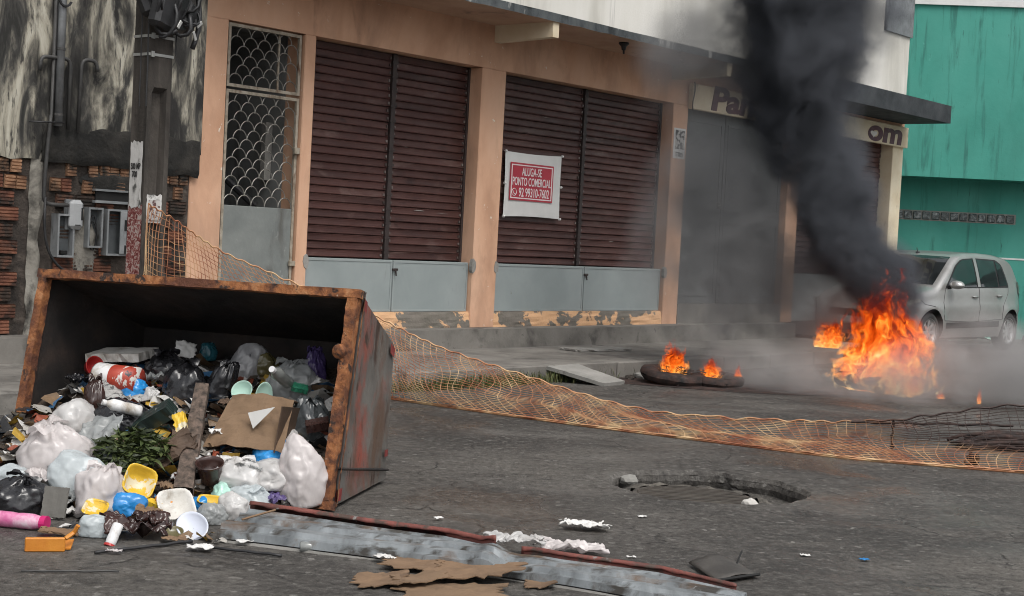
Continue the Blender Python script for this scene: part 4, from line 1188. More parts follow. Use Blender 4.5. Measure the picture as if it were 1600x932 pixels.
# mouth rim: four battered angle bars
up = (F_['tr'] - F_['br']).normalized(); ax = Vector((1, 0, 0)); fw = ax.cross(up).normalized()
def rim(p, q, wdir, wid, dep=.035):
    p, q = Vector(p), Vector(q)
    mb = MB()
    L = (q - p)
    k = 40
    o = []
    for i in range(k + 1):
        t = i / k
        c = p + L * t
        n1 = .004 * wob(t * 14, wid * 50 + p.x) + .003 * wob(t * 40, p.z + 2)
        w0 = wdir * (-.008 + n1); w1 = wdir * (wid + .006 * wob(t * 9, p.x + 7) + .004 * wob(t * 33, p.z))
        f0 = fw * (-dep + .004 * wob(t * 11, p.z + 9)); f1 = fw * .02
        o += [c + w0 + f0, c + w1 + f0, c + w1 + f1, c + w0 + f1]
    mb.v = [tuple(x) for x in o]
    for i in range(k):
        for j in range(4):
            j2 = (j + 1) % 4
            mb.f.append((i * 4 + j, i * 4 + j2, i * 4 + 4 + j2, i * 4 + 4 + j)); mb.m.append(0)
    mb.f.append((0, 1, 2, 3)); mb.f.append((4 * k + 3, 4 * k + 2, 4 * k + 1, 4 * k)); mb.m += [0, 0]
    return mb.build('rim_bar', M['rust'], dp)
if fw.y > 0:
    fw = -fw
fw = -fw   # points away from the viewer so -dep is proud of the mouth
rim(F_['tl'] + ax * -.02, F_['tr'] + ax * .02, -up, .034)
rim(F_['bl'] + ax * -.02, F_['br'] + ax * .02, up, .034)
rim(F_['bl'] + up * .034, F_['tl'] - up * .034, ax, .036)
rim(F_['br'] + up * .034, F_['tr'] - up * .034, -ax, .044)
# outer flange of the rim running along the right side
fl_ = MB()
sn = (K_['br'] - F_['br']).cross(F_['tr'] - F_['br']).normalized()
if sn.x < 0: sn = -sn
sdv = (K_['br'] - F_['br']).normalized()
def flg(i, j):
    p = F_['br'] * (1 - i) + F_['tr'] * i
    return p + sdv * (.012 + .055 * j) + sn * (.014 + .006 * wob(i * 12, j * 3) + .010 * (1 - j))
fl_.grid(flg, 40, 3)
fl_.build('rim_flange', M['rust'], dp)
hk = MB().lathe([(.0, .02), (.03, .02), (.038, .0), (.03, -.02), (0, -.02)], 14, Matrix.Translation(F_['br'] * .28 + F_['tr'] * .72 + Vector((-.045, -.035, 0))) @ Matrix.Rotation(R(90), 4, 'X'))
hk.build('lifting_lug', M['rust'], dp, True)
for (s_, t_, w2, h2) in ((.10, .965, .10, .055), (.90, .93, .12, .07), (.08, .05, .10, .06), (.93, .20, .07, .05)):
    mb = MB()
    def rp(i, j):
        i2 = s_ - w2 / 2 + w2 * i; j2 = t_ - h2 / 2 + h2 * j
        p = (F_['br'] * (1 - i2) + K_['br'] * i2) * (1 - j2) + (F_['tr'] * (1 - i2) + K_['tr'] * i2) * j2
        return p + sn * .013
    mb.grid(rp, 5, 5)
    mb.build('red_patch', M['bin_red'], dp)
mb = MB()
def wl(i, j):
    p0 = F_['br'] * .82 + F_['tr'] * .18; p1 = K_['br'] * .93 + K_['tr'] * .07
    p = p0 * (1 - i) + p1 * i
    return p + sn * (.012 + .006 * math.sin(math.pi * j)) + Vector((0, 0, .014 * (j - .5)))
mb.grid(wl, 12, 4)
mb.build('weld_seam', M['bin_inside'], dp)

# ------------------------------------------------------------------ the rubbish
LXE = [-2.6, -2.2, -1.8, -1.2, -.8, -.4, 0.0, .3]; EE = [.2, .5, .75, .85, .68, .34, .04, .0]
def pile(lx, ly):
    e = lerp_tab(list(zip(LXE, EE)), lx)
    t = min(max((ly + e) / (e + .8), 0), 1)
    z = .60 * t ** .85
    if lx < -1.75: z *= max(0, 1 - (-1.75 - lx) / .5)
    if lx < -1.62: z *= min(1, max(0, (-.12 - ly) / .30)) if lx < -1.76 else 1
    if lx > -.02: z = 0
    return z
M['refuse'] = pbr('mixed_refuse', [(0.012, 0.010, 0.009), (0.035, 0.026, 0.02), (0.07, 0.05, 0.035), (0.03, 0.028, 0.028)], 8, (1, 1, 1), 8, 1.0, .3, .7, rough=(.5, .9), bump=1.0, bscale=16, bdist=.04, rand=False,
    spots=[((0.30, 0.28, 0.25), 14, (1, 1, 1), .66, .69, 2.0), ((0.16, 0.09, 0.04), 9, (1, 1, 1), .62, .66, 6.0)])
hp = MB()
def heap(i, j):
    ly = -.93 + 1.76 * j
    x0, x1 = (-2.15, .0) if ly < 0 else (-1.735 + .15 * ly, -.035 - .15 * ly)
    lx = x0 + (x1 - x0) * i
    z = pile(lx, ly)
    z = z - .055 + (.05 * ridged((lx, ly, 0), 5, 3) + .02 * wob(lx * 14, ly * 14)) * min(1, z * 8)
    return DW(lx, ly, max(z, -.02))
hp.grid(heap, 90, 80)
ho = hp.build('refuse_heap', M['refuse'], None, True)
tag(ho, 'dark mixed refuse filling the mouth of the tipped dumpster', 'refuse', None, 'stuff')
# loose scraps over the heap
random.seed(21)
SCR = []
for i, c in enumerate([(0.62, 0.61, 0.59), (0.20, 0.13, 0.075), (0.015, 0.015, 0.016), (0.35, 0.33, 0.30), (0.45, 0.28, 0.04), (0.05, 0.16, 0.32), (0.25, 0.06, 0.03)]):
    SCR.append(pbr('scrap_%d' % i, [tuple(v * .75 for v in c), c], 20, rough=(.4, .8), bump=.4, bscale=30))
sc = MB()
for k in range(1500):
    lx = random.uniform(-2.15, -.05); ly = random.uniform(-.95, .72)
    if ly > 0 and not (-1.70 + .15 * ly < lx < -.08 - .15 * ly): continue
    if lx < -1.78 and ly > -.35: continue
    z = pile(lx, ly)
    if z < .005 and random.random() < .75: continue
    s = random.uniform(.012, .055) * (1.0 if z > .02 else .5)
    p = DW(lx, ly, z - .01 + random.uniform(0, .02))
    if z < .005: p.z = .012
    a = random.uniform(0, 6.28); b = random.uniform(-.7, .7); c = random.uniform(-.7, .7)
    m = Euler((b, c, a)).to_matrix()
    q = [m @ Vector((x * s * random.uniform(.7, 1.3), y * s * random.uniform(.4, 1.2), random.uniform(-.25, .25) * s)) for x, y in ((-1, -1), (0, -1.1), (1, -1), (-1.1, 0), (0, 0), (1.1, 0), (-1, 1), (0, 1.1), (1, 1))]
    sc.add([p + w for w in q], [(0, 1, 4, 3), (1, 2, 5, 4), (3, 4, 7, 6), (4, 5, 8, 7)], random.choice([0, 0, 0, 1, 1, 2, 2, 2, 3, 3, 4, 5, 6]))
so = sc.build('litter_scraps', SCR)
tag(so, 'small scraps of paper and plastic strewn over the rubbish heap', 'litter', None, 'stuff')

def plast(name, c, c2=None, rough=(.18, .34), bump=.75, bscale=17, sheer=0.0, print_=None, spots=None, bdist=.02):
    """thin bag film, crumpled by a ridged relief"""
    if name in MATS: return MATS[name]
    m = pbr(name, [tuple(v * .82 for v in c), c2 or c], 4, rough=rough, bump=bump, bscale=bscale, bdist=bdist, btyp='RIDGED_MULTIFRACTAL', spots=spots, spec=.6)
    if sheer:
        nt = m.node_tree
        b = nt.nodes['Principled BSDF']
        out = nt.nodes['Material Output']
        tr = nt.nodes.new('ShaderNodeBsdfTransparent')
        tl = nd(nt, 'ShaderNodeBsdfTranslucent', {'Color': c4(c)})
        a1 = nd(nt, 'ShaderNodeMixShader', {0: .35, 1: b.outputs[0], 2: tl.outputs[0]})
        mx = nd(nt, 'ShaderNodeMixShader', {0: sheer, 1: a1.outputs[0], 2: tr.outputs[0]})
        nt.links.new(mx.outputs[0], out.inputs['Surface'])
    return m
W_ = (0.78, 0.77, 0.76)
M['bag_white'] = plast('white_bag_film', W_, spots=[((0.48, 0.45, 0.43), 5, (1, 1, 1), .52, .72, 2.0), ((0.20, 0.17, 0.14), 12, (1, 1, 1), .64, .72, 7.0)], sheer=.05)
M['bag_pinkish'] = plast('pinkish_bag_film', (0.78, 0.73, 0.72), spots=[((0.62, 0.36, 0.36), 3.2, (1, 1, 1), .60, .74, 3.0)], sheer=.05)
M['bag_bluish'] = plast('bluish_bag_film', (0.68, 0.74, 0.76), spots=[((0.42, 0.55, 0.62), 4, (1, 1, 1), .58, .72, 5.0)], sheer=.08)
M['bag_black'] = plast('black_bag_film', (0.014, 0.014, 0.016), (0.022, 0.022, 0.025), rough=(.18, .34), bump=.8)
M['bag_grey'] = plast('dark_grey_bag_film', (0.045, 0.05, 0.053), (0.07, 0.078, 0.082), rough=(.2, .35), bump=.8)
M['bag_blue'] = plast('blue_bag_film', (0.02, 0.20, 0.52), (0.025, 0.26, 0.62), bump=.6)
M['bag_purple'] = plast('purple_bag_film', (0.06, 0.04, 0.13), (0.10, 0.07, 0.20), bump=.7)
M['bag_teal'] = plast('dark_teal_bag_film', (0.02, 0.10, 0.13), (0.03, 0.14, 0.18), bump=.7)
M['bag_brown'] = plast('dark_brown_bag_film', (0.035, 0.018, 0.015), (0.06, 0.03, 0.025), bump=.8)
M['bag_olive'] = plast('olive_bag_film', (0.11, 0.095, 0.04), (0.15, 0.13, 0.06), bump=.7)
M['bag_clear'] = plast('clear_bag_film', (0.50, 0.52, 0.52), sheer=.35, bump=.9, rough=(.12, .25))
M['bag_mint'] = plast('mint_bag_film', (0.36, 0.62, 0.52), (0.45, 0.68, 0.60), bump=.6)
M['bag_print'] = plast('grey_printed_bag', (0.30, 0.30, 0.31), (0.38, 0.38, 0.39), bump=.7, spots=[((0.06, 0.06, 0.07), 11, (1, .4, 1), .58, .62, 2.0)])
M['newsprint'] = plast('newsprint', (0.34, 0.34, 0.33), (0.42, 0.42, 0.40), rough=(.8, .9), bump=.6, spots=[((0.10, 0.10, 0.10), 30, (1, 3, 1), .54, .58, 2.0)])
M['paper'] = plast('white_paper', (0.66, 0.65, 0.63), rough=(.75, .9), bump=.4, bscale=12)
M['card'] = pbr('brown_cardboard', [(0.15, 0.095, 0.055), (0.21, 0.135, 0.08)], 5, rough=(.8, .95), bump=.25, bscale=30, spots=[((0.08, 0.05, 0.03), 3.5, (1, 1, 1), .56, .72, 2.0)])
M['card_tan'] = pbr('tan_cardboard', [(0.14, 0.086, 0.05), (0.22, 0.138, 0.08)], 7, rough=(.8, .95), bump=.3, bscale=30, spots=[((0.12, 0.075, 0.045), 4, (1, 1, 1), .55, .70, 2.0)])
M['card_dark'] = pbr('wet_dark_cardboard', [(0.055, 0.034, 0.022), (0.10, 0.062, 0.04)], 5, rough=(.7, .9), bump=.4, bscale=26)
M['foam'] = pbr('white_foam', [(0.55, 0.53, 0.49), (0.70, 0.69, 0.66)], 6, rough=(.8, .9), bump=.35, bscale=120, bdist=.004, spots=[((0.28, 0.24, 0.19), 9, (1, 1, 1), .53, .70, 2.0)])
M['foam_mint'] = pbr('mint_foam', [(0.38, 0.58, 0.49), (0.46, 0.66, 0.57)], 5, rough=(.6, .8), bump=.15)
M['wood'] = pbr('old_timber', [(0.035, 0.026, 0.021), (0.085, 0.062, 0.048), (0.14, 0.10, 0.08)], 6, (6, 6, .6), rough=(.75, .9), bump=.7, bscale=26)
M['yellow'] = pbr('yellow_plastic', [(0.55, 0.34, 0.02), (0.68, 0.44, 0.03)], 6, rough=(.35, .55), bump=.2, spots=[((0.60, 0.54, 0.38), 14, (1, 1, 1), .55, .58, 2.0), ((0.16, 0.09, 0.03), 11, (1, 1, 1), .66, .72, 5.0)])
M['orange_pl'] = pbr('orange_plastic', [(0.50, 0.17, 0.02), (0.58, 0.24, 0.03)], 6, rough=(.35, .55), bump=.2, spots=[((0.25, 0.10, 0.03), 6, (1, 1, 1), .58, .7, 2.0)])
M['red_pl'] = pbr('red_plastic', [(0.35, 0.02, 0.02), (0.45, 0.03, 0.025)], 6, rough=(.3, .5), bump=.1)
M['pink_pl'] = pbr('pink_bottle', [(0.50, 0.10, 0.25), (0.62, 0.22, 0.38), (0.70, 0.55, 0.62)], 14, rough=(.25, .4), bump=.05)
M['pink_cap'] = pbr('magenta_cap', [(0.48, 0.01, 0.12), (0.55, 0.02, 0.16)], 6, rough=(.3, .45), bump=.05)
M['white_pl'] = pbr('white_plastic', [(0.62, 0.62, 0.62), (0.72, 0.72, 0.72)], 6, rough=(.3, .5), bump=.05, spots=[((0.30, 0.26, 0.21), 9, (1, 1, 1), .52, .68, 2.0), ((0.10, 0.08, 0.06), 16, (1, 1, 1), .64, .70, 6.0)])
M['blue_tray'] = pbr('pale_blue_white_plastic', [(0.56, 0.60, 0.70), (0.64, 0.67, 0.76)], 6, rough=(.3, .5), bump=.05)
M['pet'] = pbr('dirty_clear_bottle', [(0.16, 0.17, 0.165), (0.24, 0.25, 0.24)], 6, rough=(.08, .2), bump=.3, coat=.4)
M['green_pl'] = pbr('green_plastic', [(0.02, 0.16, 0.09), (0.03, 0.22, 0.13)], 6, rough=(.3, .5), bump=.1)
M['dark_box'] = pbr('dark_green_carton', [(0.012, 0.022, 0.020), (0.028, 0.045, 0.04)], 9, rough=(.35, .5), bump=.1, spots=[((0.35, 0.36, 0.35), 20, (1, .4, 1), .62, .65, 2.0)])
M['grey_board'] = pbr('grey_board', [(0.11, 0.105, 0.095), (0.15, 0.145, 0.13)], 4, rough=(.6, .8), bump=.15)
M['char_paper'] = plast('charred_paper', (0.025, 0.012, 0.010), (0.06, 0.025, 0.018), rough=(.6, .8), bump=.9)
M['char_film'] = plast('dark_brown_film', (0.022, 0.010, 0.009), (0.05, 0.020, 0.016), rough=(.18, .32), bump=.7, bscale=18)
M['leaf'] = pbr('wilted_leaf', [(0.025, 0.038, 0.010), (0.05, 0.075, 0.018), (0.10, 0.125, 0.035)], 8, rough=(.55, .75), bump=.1, vary=.35)

def place(o, p, rot=(0, 0, 0), label=None, cat=None, group=None):
    o.location = p; o.rotation_euler = rot
    return tag(o, label, cat, group)

def bag_mesh(name, sx, sy, sz, seed, m, knot=True, sub=5, crump=1.0, flat=.45):
    """a filled bag: slumped lumpy body, sharp creases, folds gathered to a tied neck with two ears"""
    bm = bmesh.new(); bmesh.ops.create_icosphere(bm, subdivisions=sub, radius=1)
    kd = Vector((.25 * wob(seed, 1), .25 * wob(seed, 5), 1)).normalized()
    rg_ = random.Random(int(seed * 1000))
    planes = []
    for k in range(34):
        n_ = Vector((rg_.gauss(0, 1), rg_.gauss(0, 1), rg_.gauss(0, 1))).normalized()
        planes.append((n_, rg_.uniform(.80, 1.05)))
    small = []
    for k in range(120):
        n_ = Vector((rg_.gauss(0, 1), rg_.gauss(0, 1), rg_.gauss(0, 1))).normalized()
        small.append((n_, rg_.uniform(.90, 1.0)))
    for v in bm.verts:
        d = v.co.normalized()
        w = d + Vector((wob(d.x * 2.2 + seed, d.y * 2.2, d.z * 2.2), wob(d.x * 2.2, d.y * 2.2 + seed, d.z * 2.2), wob(d.x * 2.2, d.y * 2.2, d.z * 2.2 + seed))) * .22
        w.normalize()
        # film pulled taut between the lumps inside: flat facets with sharp creases
        f1 = min((h / max(.25, n_.dot(w)) for n_, h in planes if n_.dot(w) > .25), default=1.1)
        w2 = (w + Vector((wob(d.x * 7 + seed, d.y * 7, d.z * 7), wob(d.x * 7, d.y * 7 + seed, d.z * 7), 0)) * .12).normalized()
        f2 = min((h / max(.5, n_.dot(w2)) for n_, h in small if n_.dot(w2) > .5), default=1.0)
        r = .62 * min(f1, 1.25) + .38 * f2 + .16 * wob(d.x * 1.3 + seed, d.y * 1.3, d.z * 1.3)
        r += crump * (.060 * (ridged(w, 2.3, seed, 1) - .25) + .034 * (ridged(w2, 5.5, seed + 4, 1) - .25) + .018 * (ridged(w2, 12.0, seed + 6, 1) - .25))
        if knot:
            c = d.dot(kd)
            if c > .2:
                t = (c - .2) / .8
                a = math.atan2(d.y - kd.y, d.x - kd.x)
                r += .06 * t * (1 - 2 * abs(math.sin(a * 5.5 + seed * 3 + 2.5 * wob(a * 1.5, seed))))
                r -= .12 * t * t
        p = d * r
        z = p.z
        if z < -flat: z = -flat - (abs(z) - flat) * .12
        v.co = Vector((p.x * sx, p.y * sy, (z + flat) * sz * 1.25))
    me = bpy.data.meshes.new(name); bm.to_mesh(me); bm.free()
    me.materials.append(m)
    me.polygons.foreach_set('use_smooth', [True] * len(me.polygons))
    return me
def ear_mesh(sx, sz, seed, m):
    mb = MB()
    for k in range(2):
        a0 = seed * 2.1 + k * 2.6
        def fn(i, j):
            r = .06 + .75 * i
            a = a0 + (j - .5) * (.25 + 1.5 * i)
            z = .10 + .34 * i + .16 * math.sin(j * 9 + seed) * i - .3 * i * i
            return (sx * r * math.cos(a) * .75 + .0, sx * r * math.sin(a) * .75, sz * (z + .10 * wob(i * 5 + seed, j * 6, k)))
        mb.grid(fn, 8, 12)
    return mb
def bag(name, p, s, seed, m, label, cat='bag', rot=(0, 0, 0), knot=True, group=None, crump=1.0, flat=.45):
    me = bag_mesh(name, s[0], s[1], s[2], seed, m, knot, 5, crump, flat)
    o = link(name, me)
    if knot:
        e = ear_mesh(s[0], s[2], seed, m).build('tied_neck', m, o, True)
        e.location = (.2 * s[0] * wob(seed, 1), .2 * s[1] * wob(seed, 5), s[2] * 1.25 * (flat + .72 + .30 * wob(seed, 0, 1.3)))
    p = Vector(p); p.z = max(p.z - s[2] * .45, 0.004)
    return place(o, p, rot, label, cat, group)
def crumple(name, p, sx, sy, amp, seed, m, label, cat, rot=(0, 0, 0), n=22, lift=.01, outline=.12):
    """loose sheet, folded and creased"""
    mb = MB()
    def fn(i, j):
        x = (i - .5) * 2; y = (j - .5) * 2
        k = 1 + outline * wob(x * 2 + seed, y * 2) * 1.6
        z = amp * (.75 * ridged((x, y, 0), 1.1, seed, 2) + .55 * ridged((x, y, 0), 2.9, seed + 5, 1) + .28 * ridged((x, y, 0), 7.0, seed + 2, 1) + .35 * wob(x * 2 + seed, y * 2 - seed))
        return (x * sx * k + .2 * amp * wob(y * 4, seed), y * sy * k + .2 * amp * wob(x * 4, seed + 3), z)
    mb.grid(fn, n, n)
    zmin = min(v[2] for v in mb.v)
    mb.v = [(a, b, c - zmin) for a, b, c in mb.v]
    o = mb.build(name, m, None, True, .002)
    q = Vector(p); q.z = max(q.z, 0) + lift
    return place(o, q, rot, label, cat)
def slabthing(name, p, sx, sy, sz, m, label, cat, rot, seed=0.0, rough_=.01, n=10):
    """board-like thing with worn uneven edges"""
    mb = MB()
    def edge(i, j, k):
        x = (i - .5) * 2; y = (j - .5) * 2
        e = max(abs(x), abs(y))
        w = rough_ * (e ** 6)
        return (x * sx + w * wob(x * 4 + seed, y * 4, k) * 2, y * sy + w * wob(y * 4 + seed, x * 4, k + 5) * 2, k * sz + rough_ * .6 * wob(x * 2 + seed, y * 2, 0))
    mb.grid(lambda i, j: edge(i, j, 1), n, n)
    mb.grid(lambda i, j: edge(i, j, -1), n, n)
    N = n + 1
    def ring():
        r = [i * N for i in range(N)] + [n * N + j for j in range(1, N)] + [i * N + n for i in range(n - 1, -1, -1)] + [j for j in range(n - 1, 0, -1)]
        return r
    r = ring(); o2 = N * N
    for a, b in zip(r, r[1:] + r[:1]):
        mb.f.append((a, b, o2 + b, o2 + a)); mb.m.append(0)
    o = mb.build(name, m)
    return place(o, p, rot, label, cat)
def bowl(name, p, r, h, m, label, cat, rot, sx=1.0, sy=1.0, n=28, square=0.0):
    mb = MB()
    prof = [(.02, .0), (.62, .0), (.70, .06), (.90, .80), (1.0, .92), (1.0, 1.0), (.93, .97), (.84, .80), (.64, .10), (.02, .06)]
    vs = []
    for (a, b) in prof:
        for j in range(n):
            w = 2 * math.pi * j / n
            k = 1.0
            if square:
                k = (abs(math.cos(w)) ** 4 + abs(math.sin(w)) ** 4) ** (-1 / 4)
            vs.append((a * r * k * math.cos(w) * sx, a * r * k * math.sin(w) * sy, b * h))
    fs = [(i * n + j, i * n + (j + 1) % n, (i + 1) * n + (j + 1) % n, (i + 1) * n + j) for i in range(len(prof) - 1) for j in range(n)]
    mb.add(vs, fs)
    o = mb.build(name, m, None, True)
    return place(o, p, rot, label, cat)
def bottle(name, p, r, L, m, mcap, label, cat, rot, dent=.0, neck=.4):
    e = empty(name, p, 0, label, cat); e.rotation_euler = rot
    mb = MB().lathe([(0, 0), (r * .85, 0), (r, L * .04), (r, L * .35), (r * .93, L * .45), (r, L * .55), (r, L * .74), (r * neck * 1.1, L * .88), (r * neck, L * .92), (r * neck, L * .94), (0, L * .94)], 20)
    if dent:
        mb.v = [(x * (1 + dent * wob(z * 20, x * 10)), y * (1 - dent * .8 * abs(wob(z * 14, 3))), z) for x, y, z in mb.v]
    mb.build('bottle_body', m, e, True)
    MB().lathe([(r * neck * 1.25, L * .90), (r * neck * 1.25, L), (0, L)], 16).build('cap', mcap, e)
    return e
# --- bags, back row to front
bag('waste_bag', (-2.045,7.291,0.369), (.055, .07, .12), 3.1, M['bag_brown'], 'dark brown bag standing against the inner left wall of the dumpster', rot=(0, 0, .4))
bag('waste_bag', (-1.778,7.621,0.503), (.12, .10, .10), 8.2, M['bag_black'], 'black bag at the back of the heap right of the paint bucket')
bag('waste_bag', (-1.616,7.893,0.600), (.05, .05, .06), 2.4, M['bag_teal'], 'small dark teal bag at the very back of the heap')
bag('waste_bag', (-1.622,7.423,0.451), (.125, .11, .115), 5.5, M['bag_black'], 'shiny black bag in the middle of the heap left of its twin')
bag('waste_bag', (-1.455,7.415,0.461), (.085, .09, .125), 6.7, M['bag_black'], 'tall black bag leaning right of the middle black bag', rot=(.1, .25, 0))
bag('waste_bag', (-1.378,7.610,0.535), (.115, .09, .115), 9.3, M['bag_print'], 'grey printed plastic bag at the back right of the middle', rot=(0, .3, .5), knot=False, crump=1.5)
bag('waste_bag', (-1.271,7.639,0.554), (.09, .07, .075), 1.9, M['bag_olive'], 'crumpled olive bag beside the grey printed bag', knot=False, crump=1.6)
bag('waste_bag', (-1.090,7.414,0.480), (.135, .11, .125), 4.4, M['bag_clear'], 'clear bag of mixed waste at the back right', crump=1.8)
bag('waste_bag', (-0.997,7.542,0.544), (.065, .07, .11), 7.7, M['bag_purple'], 'purple bag against the inner right wall', crump=1.7)
bag('waste_bag', (-0.956,7.128,0.341), (.11, .10, .13), 2.2, M['bag_grey'], 'dark grey pleated bag by the right wall above the white one', crump=1.6)
bag('waste_bag', (-2.078,7.062,0.291), (.115, .10, .105), 5.2, M['bag_white'], 'plain white bag by the inner left wall below the brown bag', knot=False, crump=.8)
bag('waste_bag', (-1.871,7.093,0.322), (.145, .11, .085), 1.2, M['bag_black'], 'wide crumpled black bag above the wilted leaves', crump=2.0, knot=False)
bag('waste_bag', (-1.795,7.355,0.417), (.045, .045, .05), 2.9, M['bag_white'], 'small knotted white bag beside the small blue one', rot=(.3, .5, 0))
bag('waste_bag', (-1.877,7.424,0.431), (.075, .07, .055), 6.1, M['bag_blue'], 'small blue bag half buried below the paint bucket', knot=False, crump=1.4)
bag('waste_bag', (-2.035,6.709,0.173), (.17, .14, .155), 3.7, M['bag_pinkish'], 'big white bag with pink print at the left lip of the dumpster', rot=(.1, -.2, .2), crump=1.5)
bag('waste_bag', (-1.918,6.581,0.117), (.145, .12, .105), 8.8, M['bag_bluish'], 'bluish white bag slumped under the pink-printed bag', knot=False, crump=1.1)
bag('waste_bag', (-1.760,6.432,0.037), (.125, .12, .135), 9.9, M['bag_pinkish'], 'round white bag with pink blotch standing on the road', rot=(0, .1, 1.0), crump=1.4)
bag('waste_bag', (-2.095,6.366,0.008), (.135, .11, .095), 4.1, M['bag_black'], 'black bag lying on the road at the far left', crump=1.5, rot=(0, .15, .3))
bag('waste_bag', (-2.199,6.578,0.103), (.14, .06, .055), 7.3, M['bag_bluish'], 'long bluish white bag behind the leftmost black bag', knot=False, crump=1.3)
bag('waste_bag', (-1.088,6.923,0.226), (.10, .08, .07), 1.5, M['bag_blue'], 'bright blue bag leaning on the big pale bag', rot=(.1, -.3, .3), knot=False, crump=1.3)
bag('waste_bag', (-0.922,6.795,0.110), (.125, .12, .175), 5.8, M['bag_pinkish'], 'big pale bag with pink print against the right rim', rot=(0, -.12, .6), crump=1.5, knot=False)
bag('waste_bag', (-1.220,6.758,0.137), (.135, .10, .075), 3.3, M['bag_white'], 'rumpled white bag in front of the brown carton', crump=1.8)
bag('waste_bag', (-1.069,6.781,0.129), (.11, .10, .07), 6.4, M['bag_white'], 'rumpled white bag left of the big pale bag', crump=1.8, knot=False)
bag('waste_bag', (-1.158,6.654,0.045), (.12, .09, .07), 2.7, M['bag_bluish'], 'limp bluish white bag above the end of the metal sheet', crump=1.6)
bag('waste_bag', (-1.273,6.643,0.065), (.05, .05, .05), 8.5, M['bag_mint'], 'small mint green bag left of the limp white bag', knot=False)
bag('waste_bag', (-1.188,6.484,-0.000), (.075, .06, .065), 1.1, M['bag_white'], 'small limp white bag hanging over the metal sheet corner', crump=1.9, knot=False)
bag('waste_bag', (-1.645,6.418,-0.000), (.095, .075, .06), 9.1, M['bag_blue'], 'blue bag on the road between the yellow tubs', crump=1.4, knot=False)
bag('waste_bag', (-1.357,6.565,0.025), (.05, .045, .04), 4.9, M['bag_blue'], 'tiny blue bag beside the white foam tray', knot=False)
bag('waste_bag', (-1.661,5.994,-0.000), (.075, .06, .05), 7.0, M['bag_bluish'], 'small whitish bundle lying nearest the road at the left', knot=False, crump=.9)
bag('waste_bag', (-1.259,6.376,-0.000), (.07, .06, .05), 6.6, M['bag_clear'], 'clear crumpled bag behind the oval plate', crump=2.0, knot=False)
crumple('charred_film', (-1.492,6.012,-0.000), .125, .085, .085, 2.0, M['char_film'], 'dark brown shiny film crumpled on the road before the heap', 'plastic film', (.15, 0, .2), 34, .005, .25)
crumple('charred_film', (-1.457,6.072,-0.000), .07, .06, .06, 8.0, M['char_film'], 'smaller dark film bunched right behind the shiny brown film', 'plastic film', (.3, .2, 1.2), 26, .03, .25)
bag('waste_bag', (-1.036,7.022,0.283), (.055, .05, .045), 3.6, M['bag_white'], 'small white bag behind the bright blue bag', knot=False)
# --- thin films and loose bags lying over the spill
for k, (p_, sx_, sy_, am, mm_, lb) in enumerate([
    ((-1.292,6.787,0.167), .10, .07, .06, 'bag_white', 'torn white film behind the limp bluish bag'),
    ((-1.130,6.800,0.152), .09, .06, .05, 'bag_clear', 'clear film stretched between the two rumpled white bags'),
    ((-2.075,6.552,0.105), .10, .06, .05, 'bag_pinkish', 'pinkish film under the big bag at the left lip'),
    ((-1.836,6.432,0.038), .06, .05, .05, 'bag_clear', 'clear film beside the round bag with pink blotch'),
    ((-1.250,6.468,-0.000), .07, .05, .05, 'bag_white', 'crumpled white film right of the oval plate'),
    ((-1.523,6.586,0.085), .06, .04, .04, 'card', 'brown card shred above the foam lunch tray'),
    ((-1.348,6.967,0.274), .05, .04, .04, 'paper', 'crumpled paper between the timber post and the brown carton'),
    ((-1.034,6.847,0.171), .06, .04, .04, 'bag_print', 'grey printed film below the bright blue bag'),
    ((-1.813,7.525,0.470), .07, .05, .05, 'bag_clear', 'clear film at the back under the first black bag'),
    ((-1.359,7.234,0.395), .06, .04, .04, 'card_dark', 'dark card shred just behind the brown carton'),
    ((-2.215,7.556,0.429), .06, .05, .05, 'bag_black', 'black film deep in the left corner of the dumpster'),
    ((-1.064,6.670,0.036), .06, .04, .04, 'bag_purple', 'purple patterned film at the corner of the right rim')]):
    crumple('plastic_film' if 'film' in lb else 'paper_shred', p_, sx_, sy_, am, k * 1.7 + 3, M[mm_], lb, 'plastic film' if 'film' in lb else 'paper', (.3 * wob(k * 3.1), .3 * wob(k * 2.3, 4), k * 1.1), 24, .015, .25)
# --- sheets and paper
crumple('newspaper', (-1.934,7.371,0.408), .11, .08, .05, 2.0, M['newsprint'], 'crumpled grey newspaper below the paint bucket', 'newspaper', (.5, .1, .2))
crumple('paper_scrap', (-1.703,7.724,0.541), .055, .05, .025, 5.0, M['paper'], 'torn white paper lying on the shiny black bag', 'paper', (.9, .2, .3), 12, .09)
crumple('plastic_film', (-1.907,6.849,0.230), .10, .15, .06, 7.0, M['bag_clear'], 'grey clear plastic film draped left of the leaves', 'plastic film', (.6, -.2, -.3), 22, .02)
crumple('plastic_film', (-1.423,6.710,0.143), .04, .10, .04, 3.0, M['bag_white'], 'narrow white film twisted beside the timber post', 'plastic film', (.4, .2, -.5), 16)
crumple('paper_wad', (-1.876,6.354,-0.000), .05, .035, .035, 4.0, M['paper'], 'white paper wad at the foot of the grey board', 'paper wad', (0, 0, .3), 16)
crumple('paper_scrap', (-0.990,7.394,0.477), .05, .03, .02, 8.0, M['paper'], 'white and green wrapper above the pleated grey bag', 'wrapper', (.5, -.4, .3), 12, .05)
crumple('paper_scrap', (-1.323,5.950,0.000), .05, .03, .02, 1.0, M['card_tan'], 'tan scrap at the foot of the heap by the bars', 'paper', (0, 0, .3), 12)
crumple('paper_wad', (-1.188,5.811,0.000), .05, .03, .018, 9.0, M['paper'], 'thin white wad on the road below the oval plate', 'paper wad', (0, 0, .1), 14)
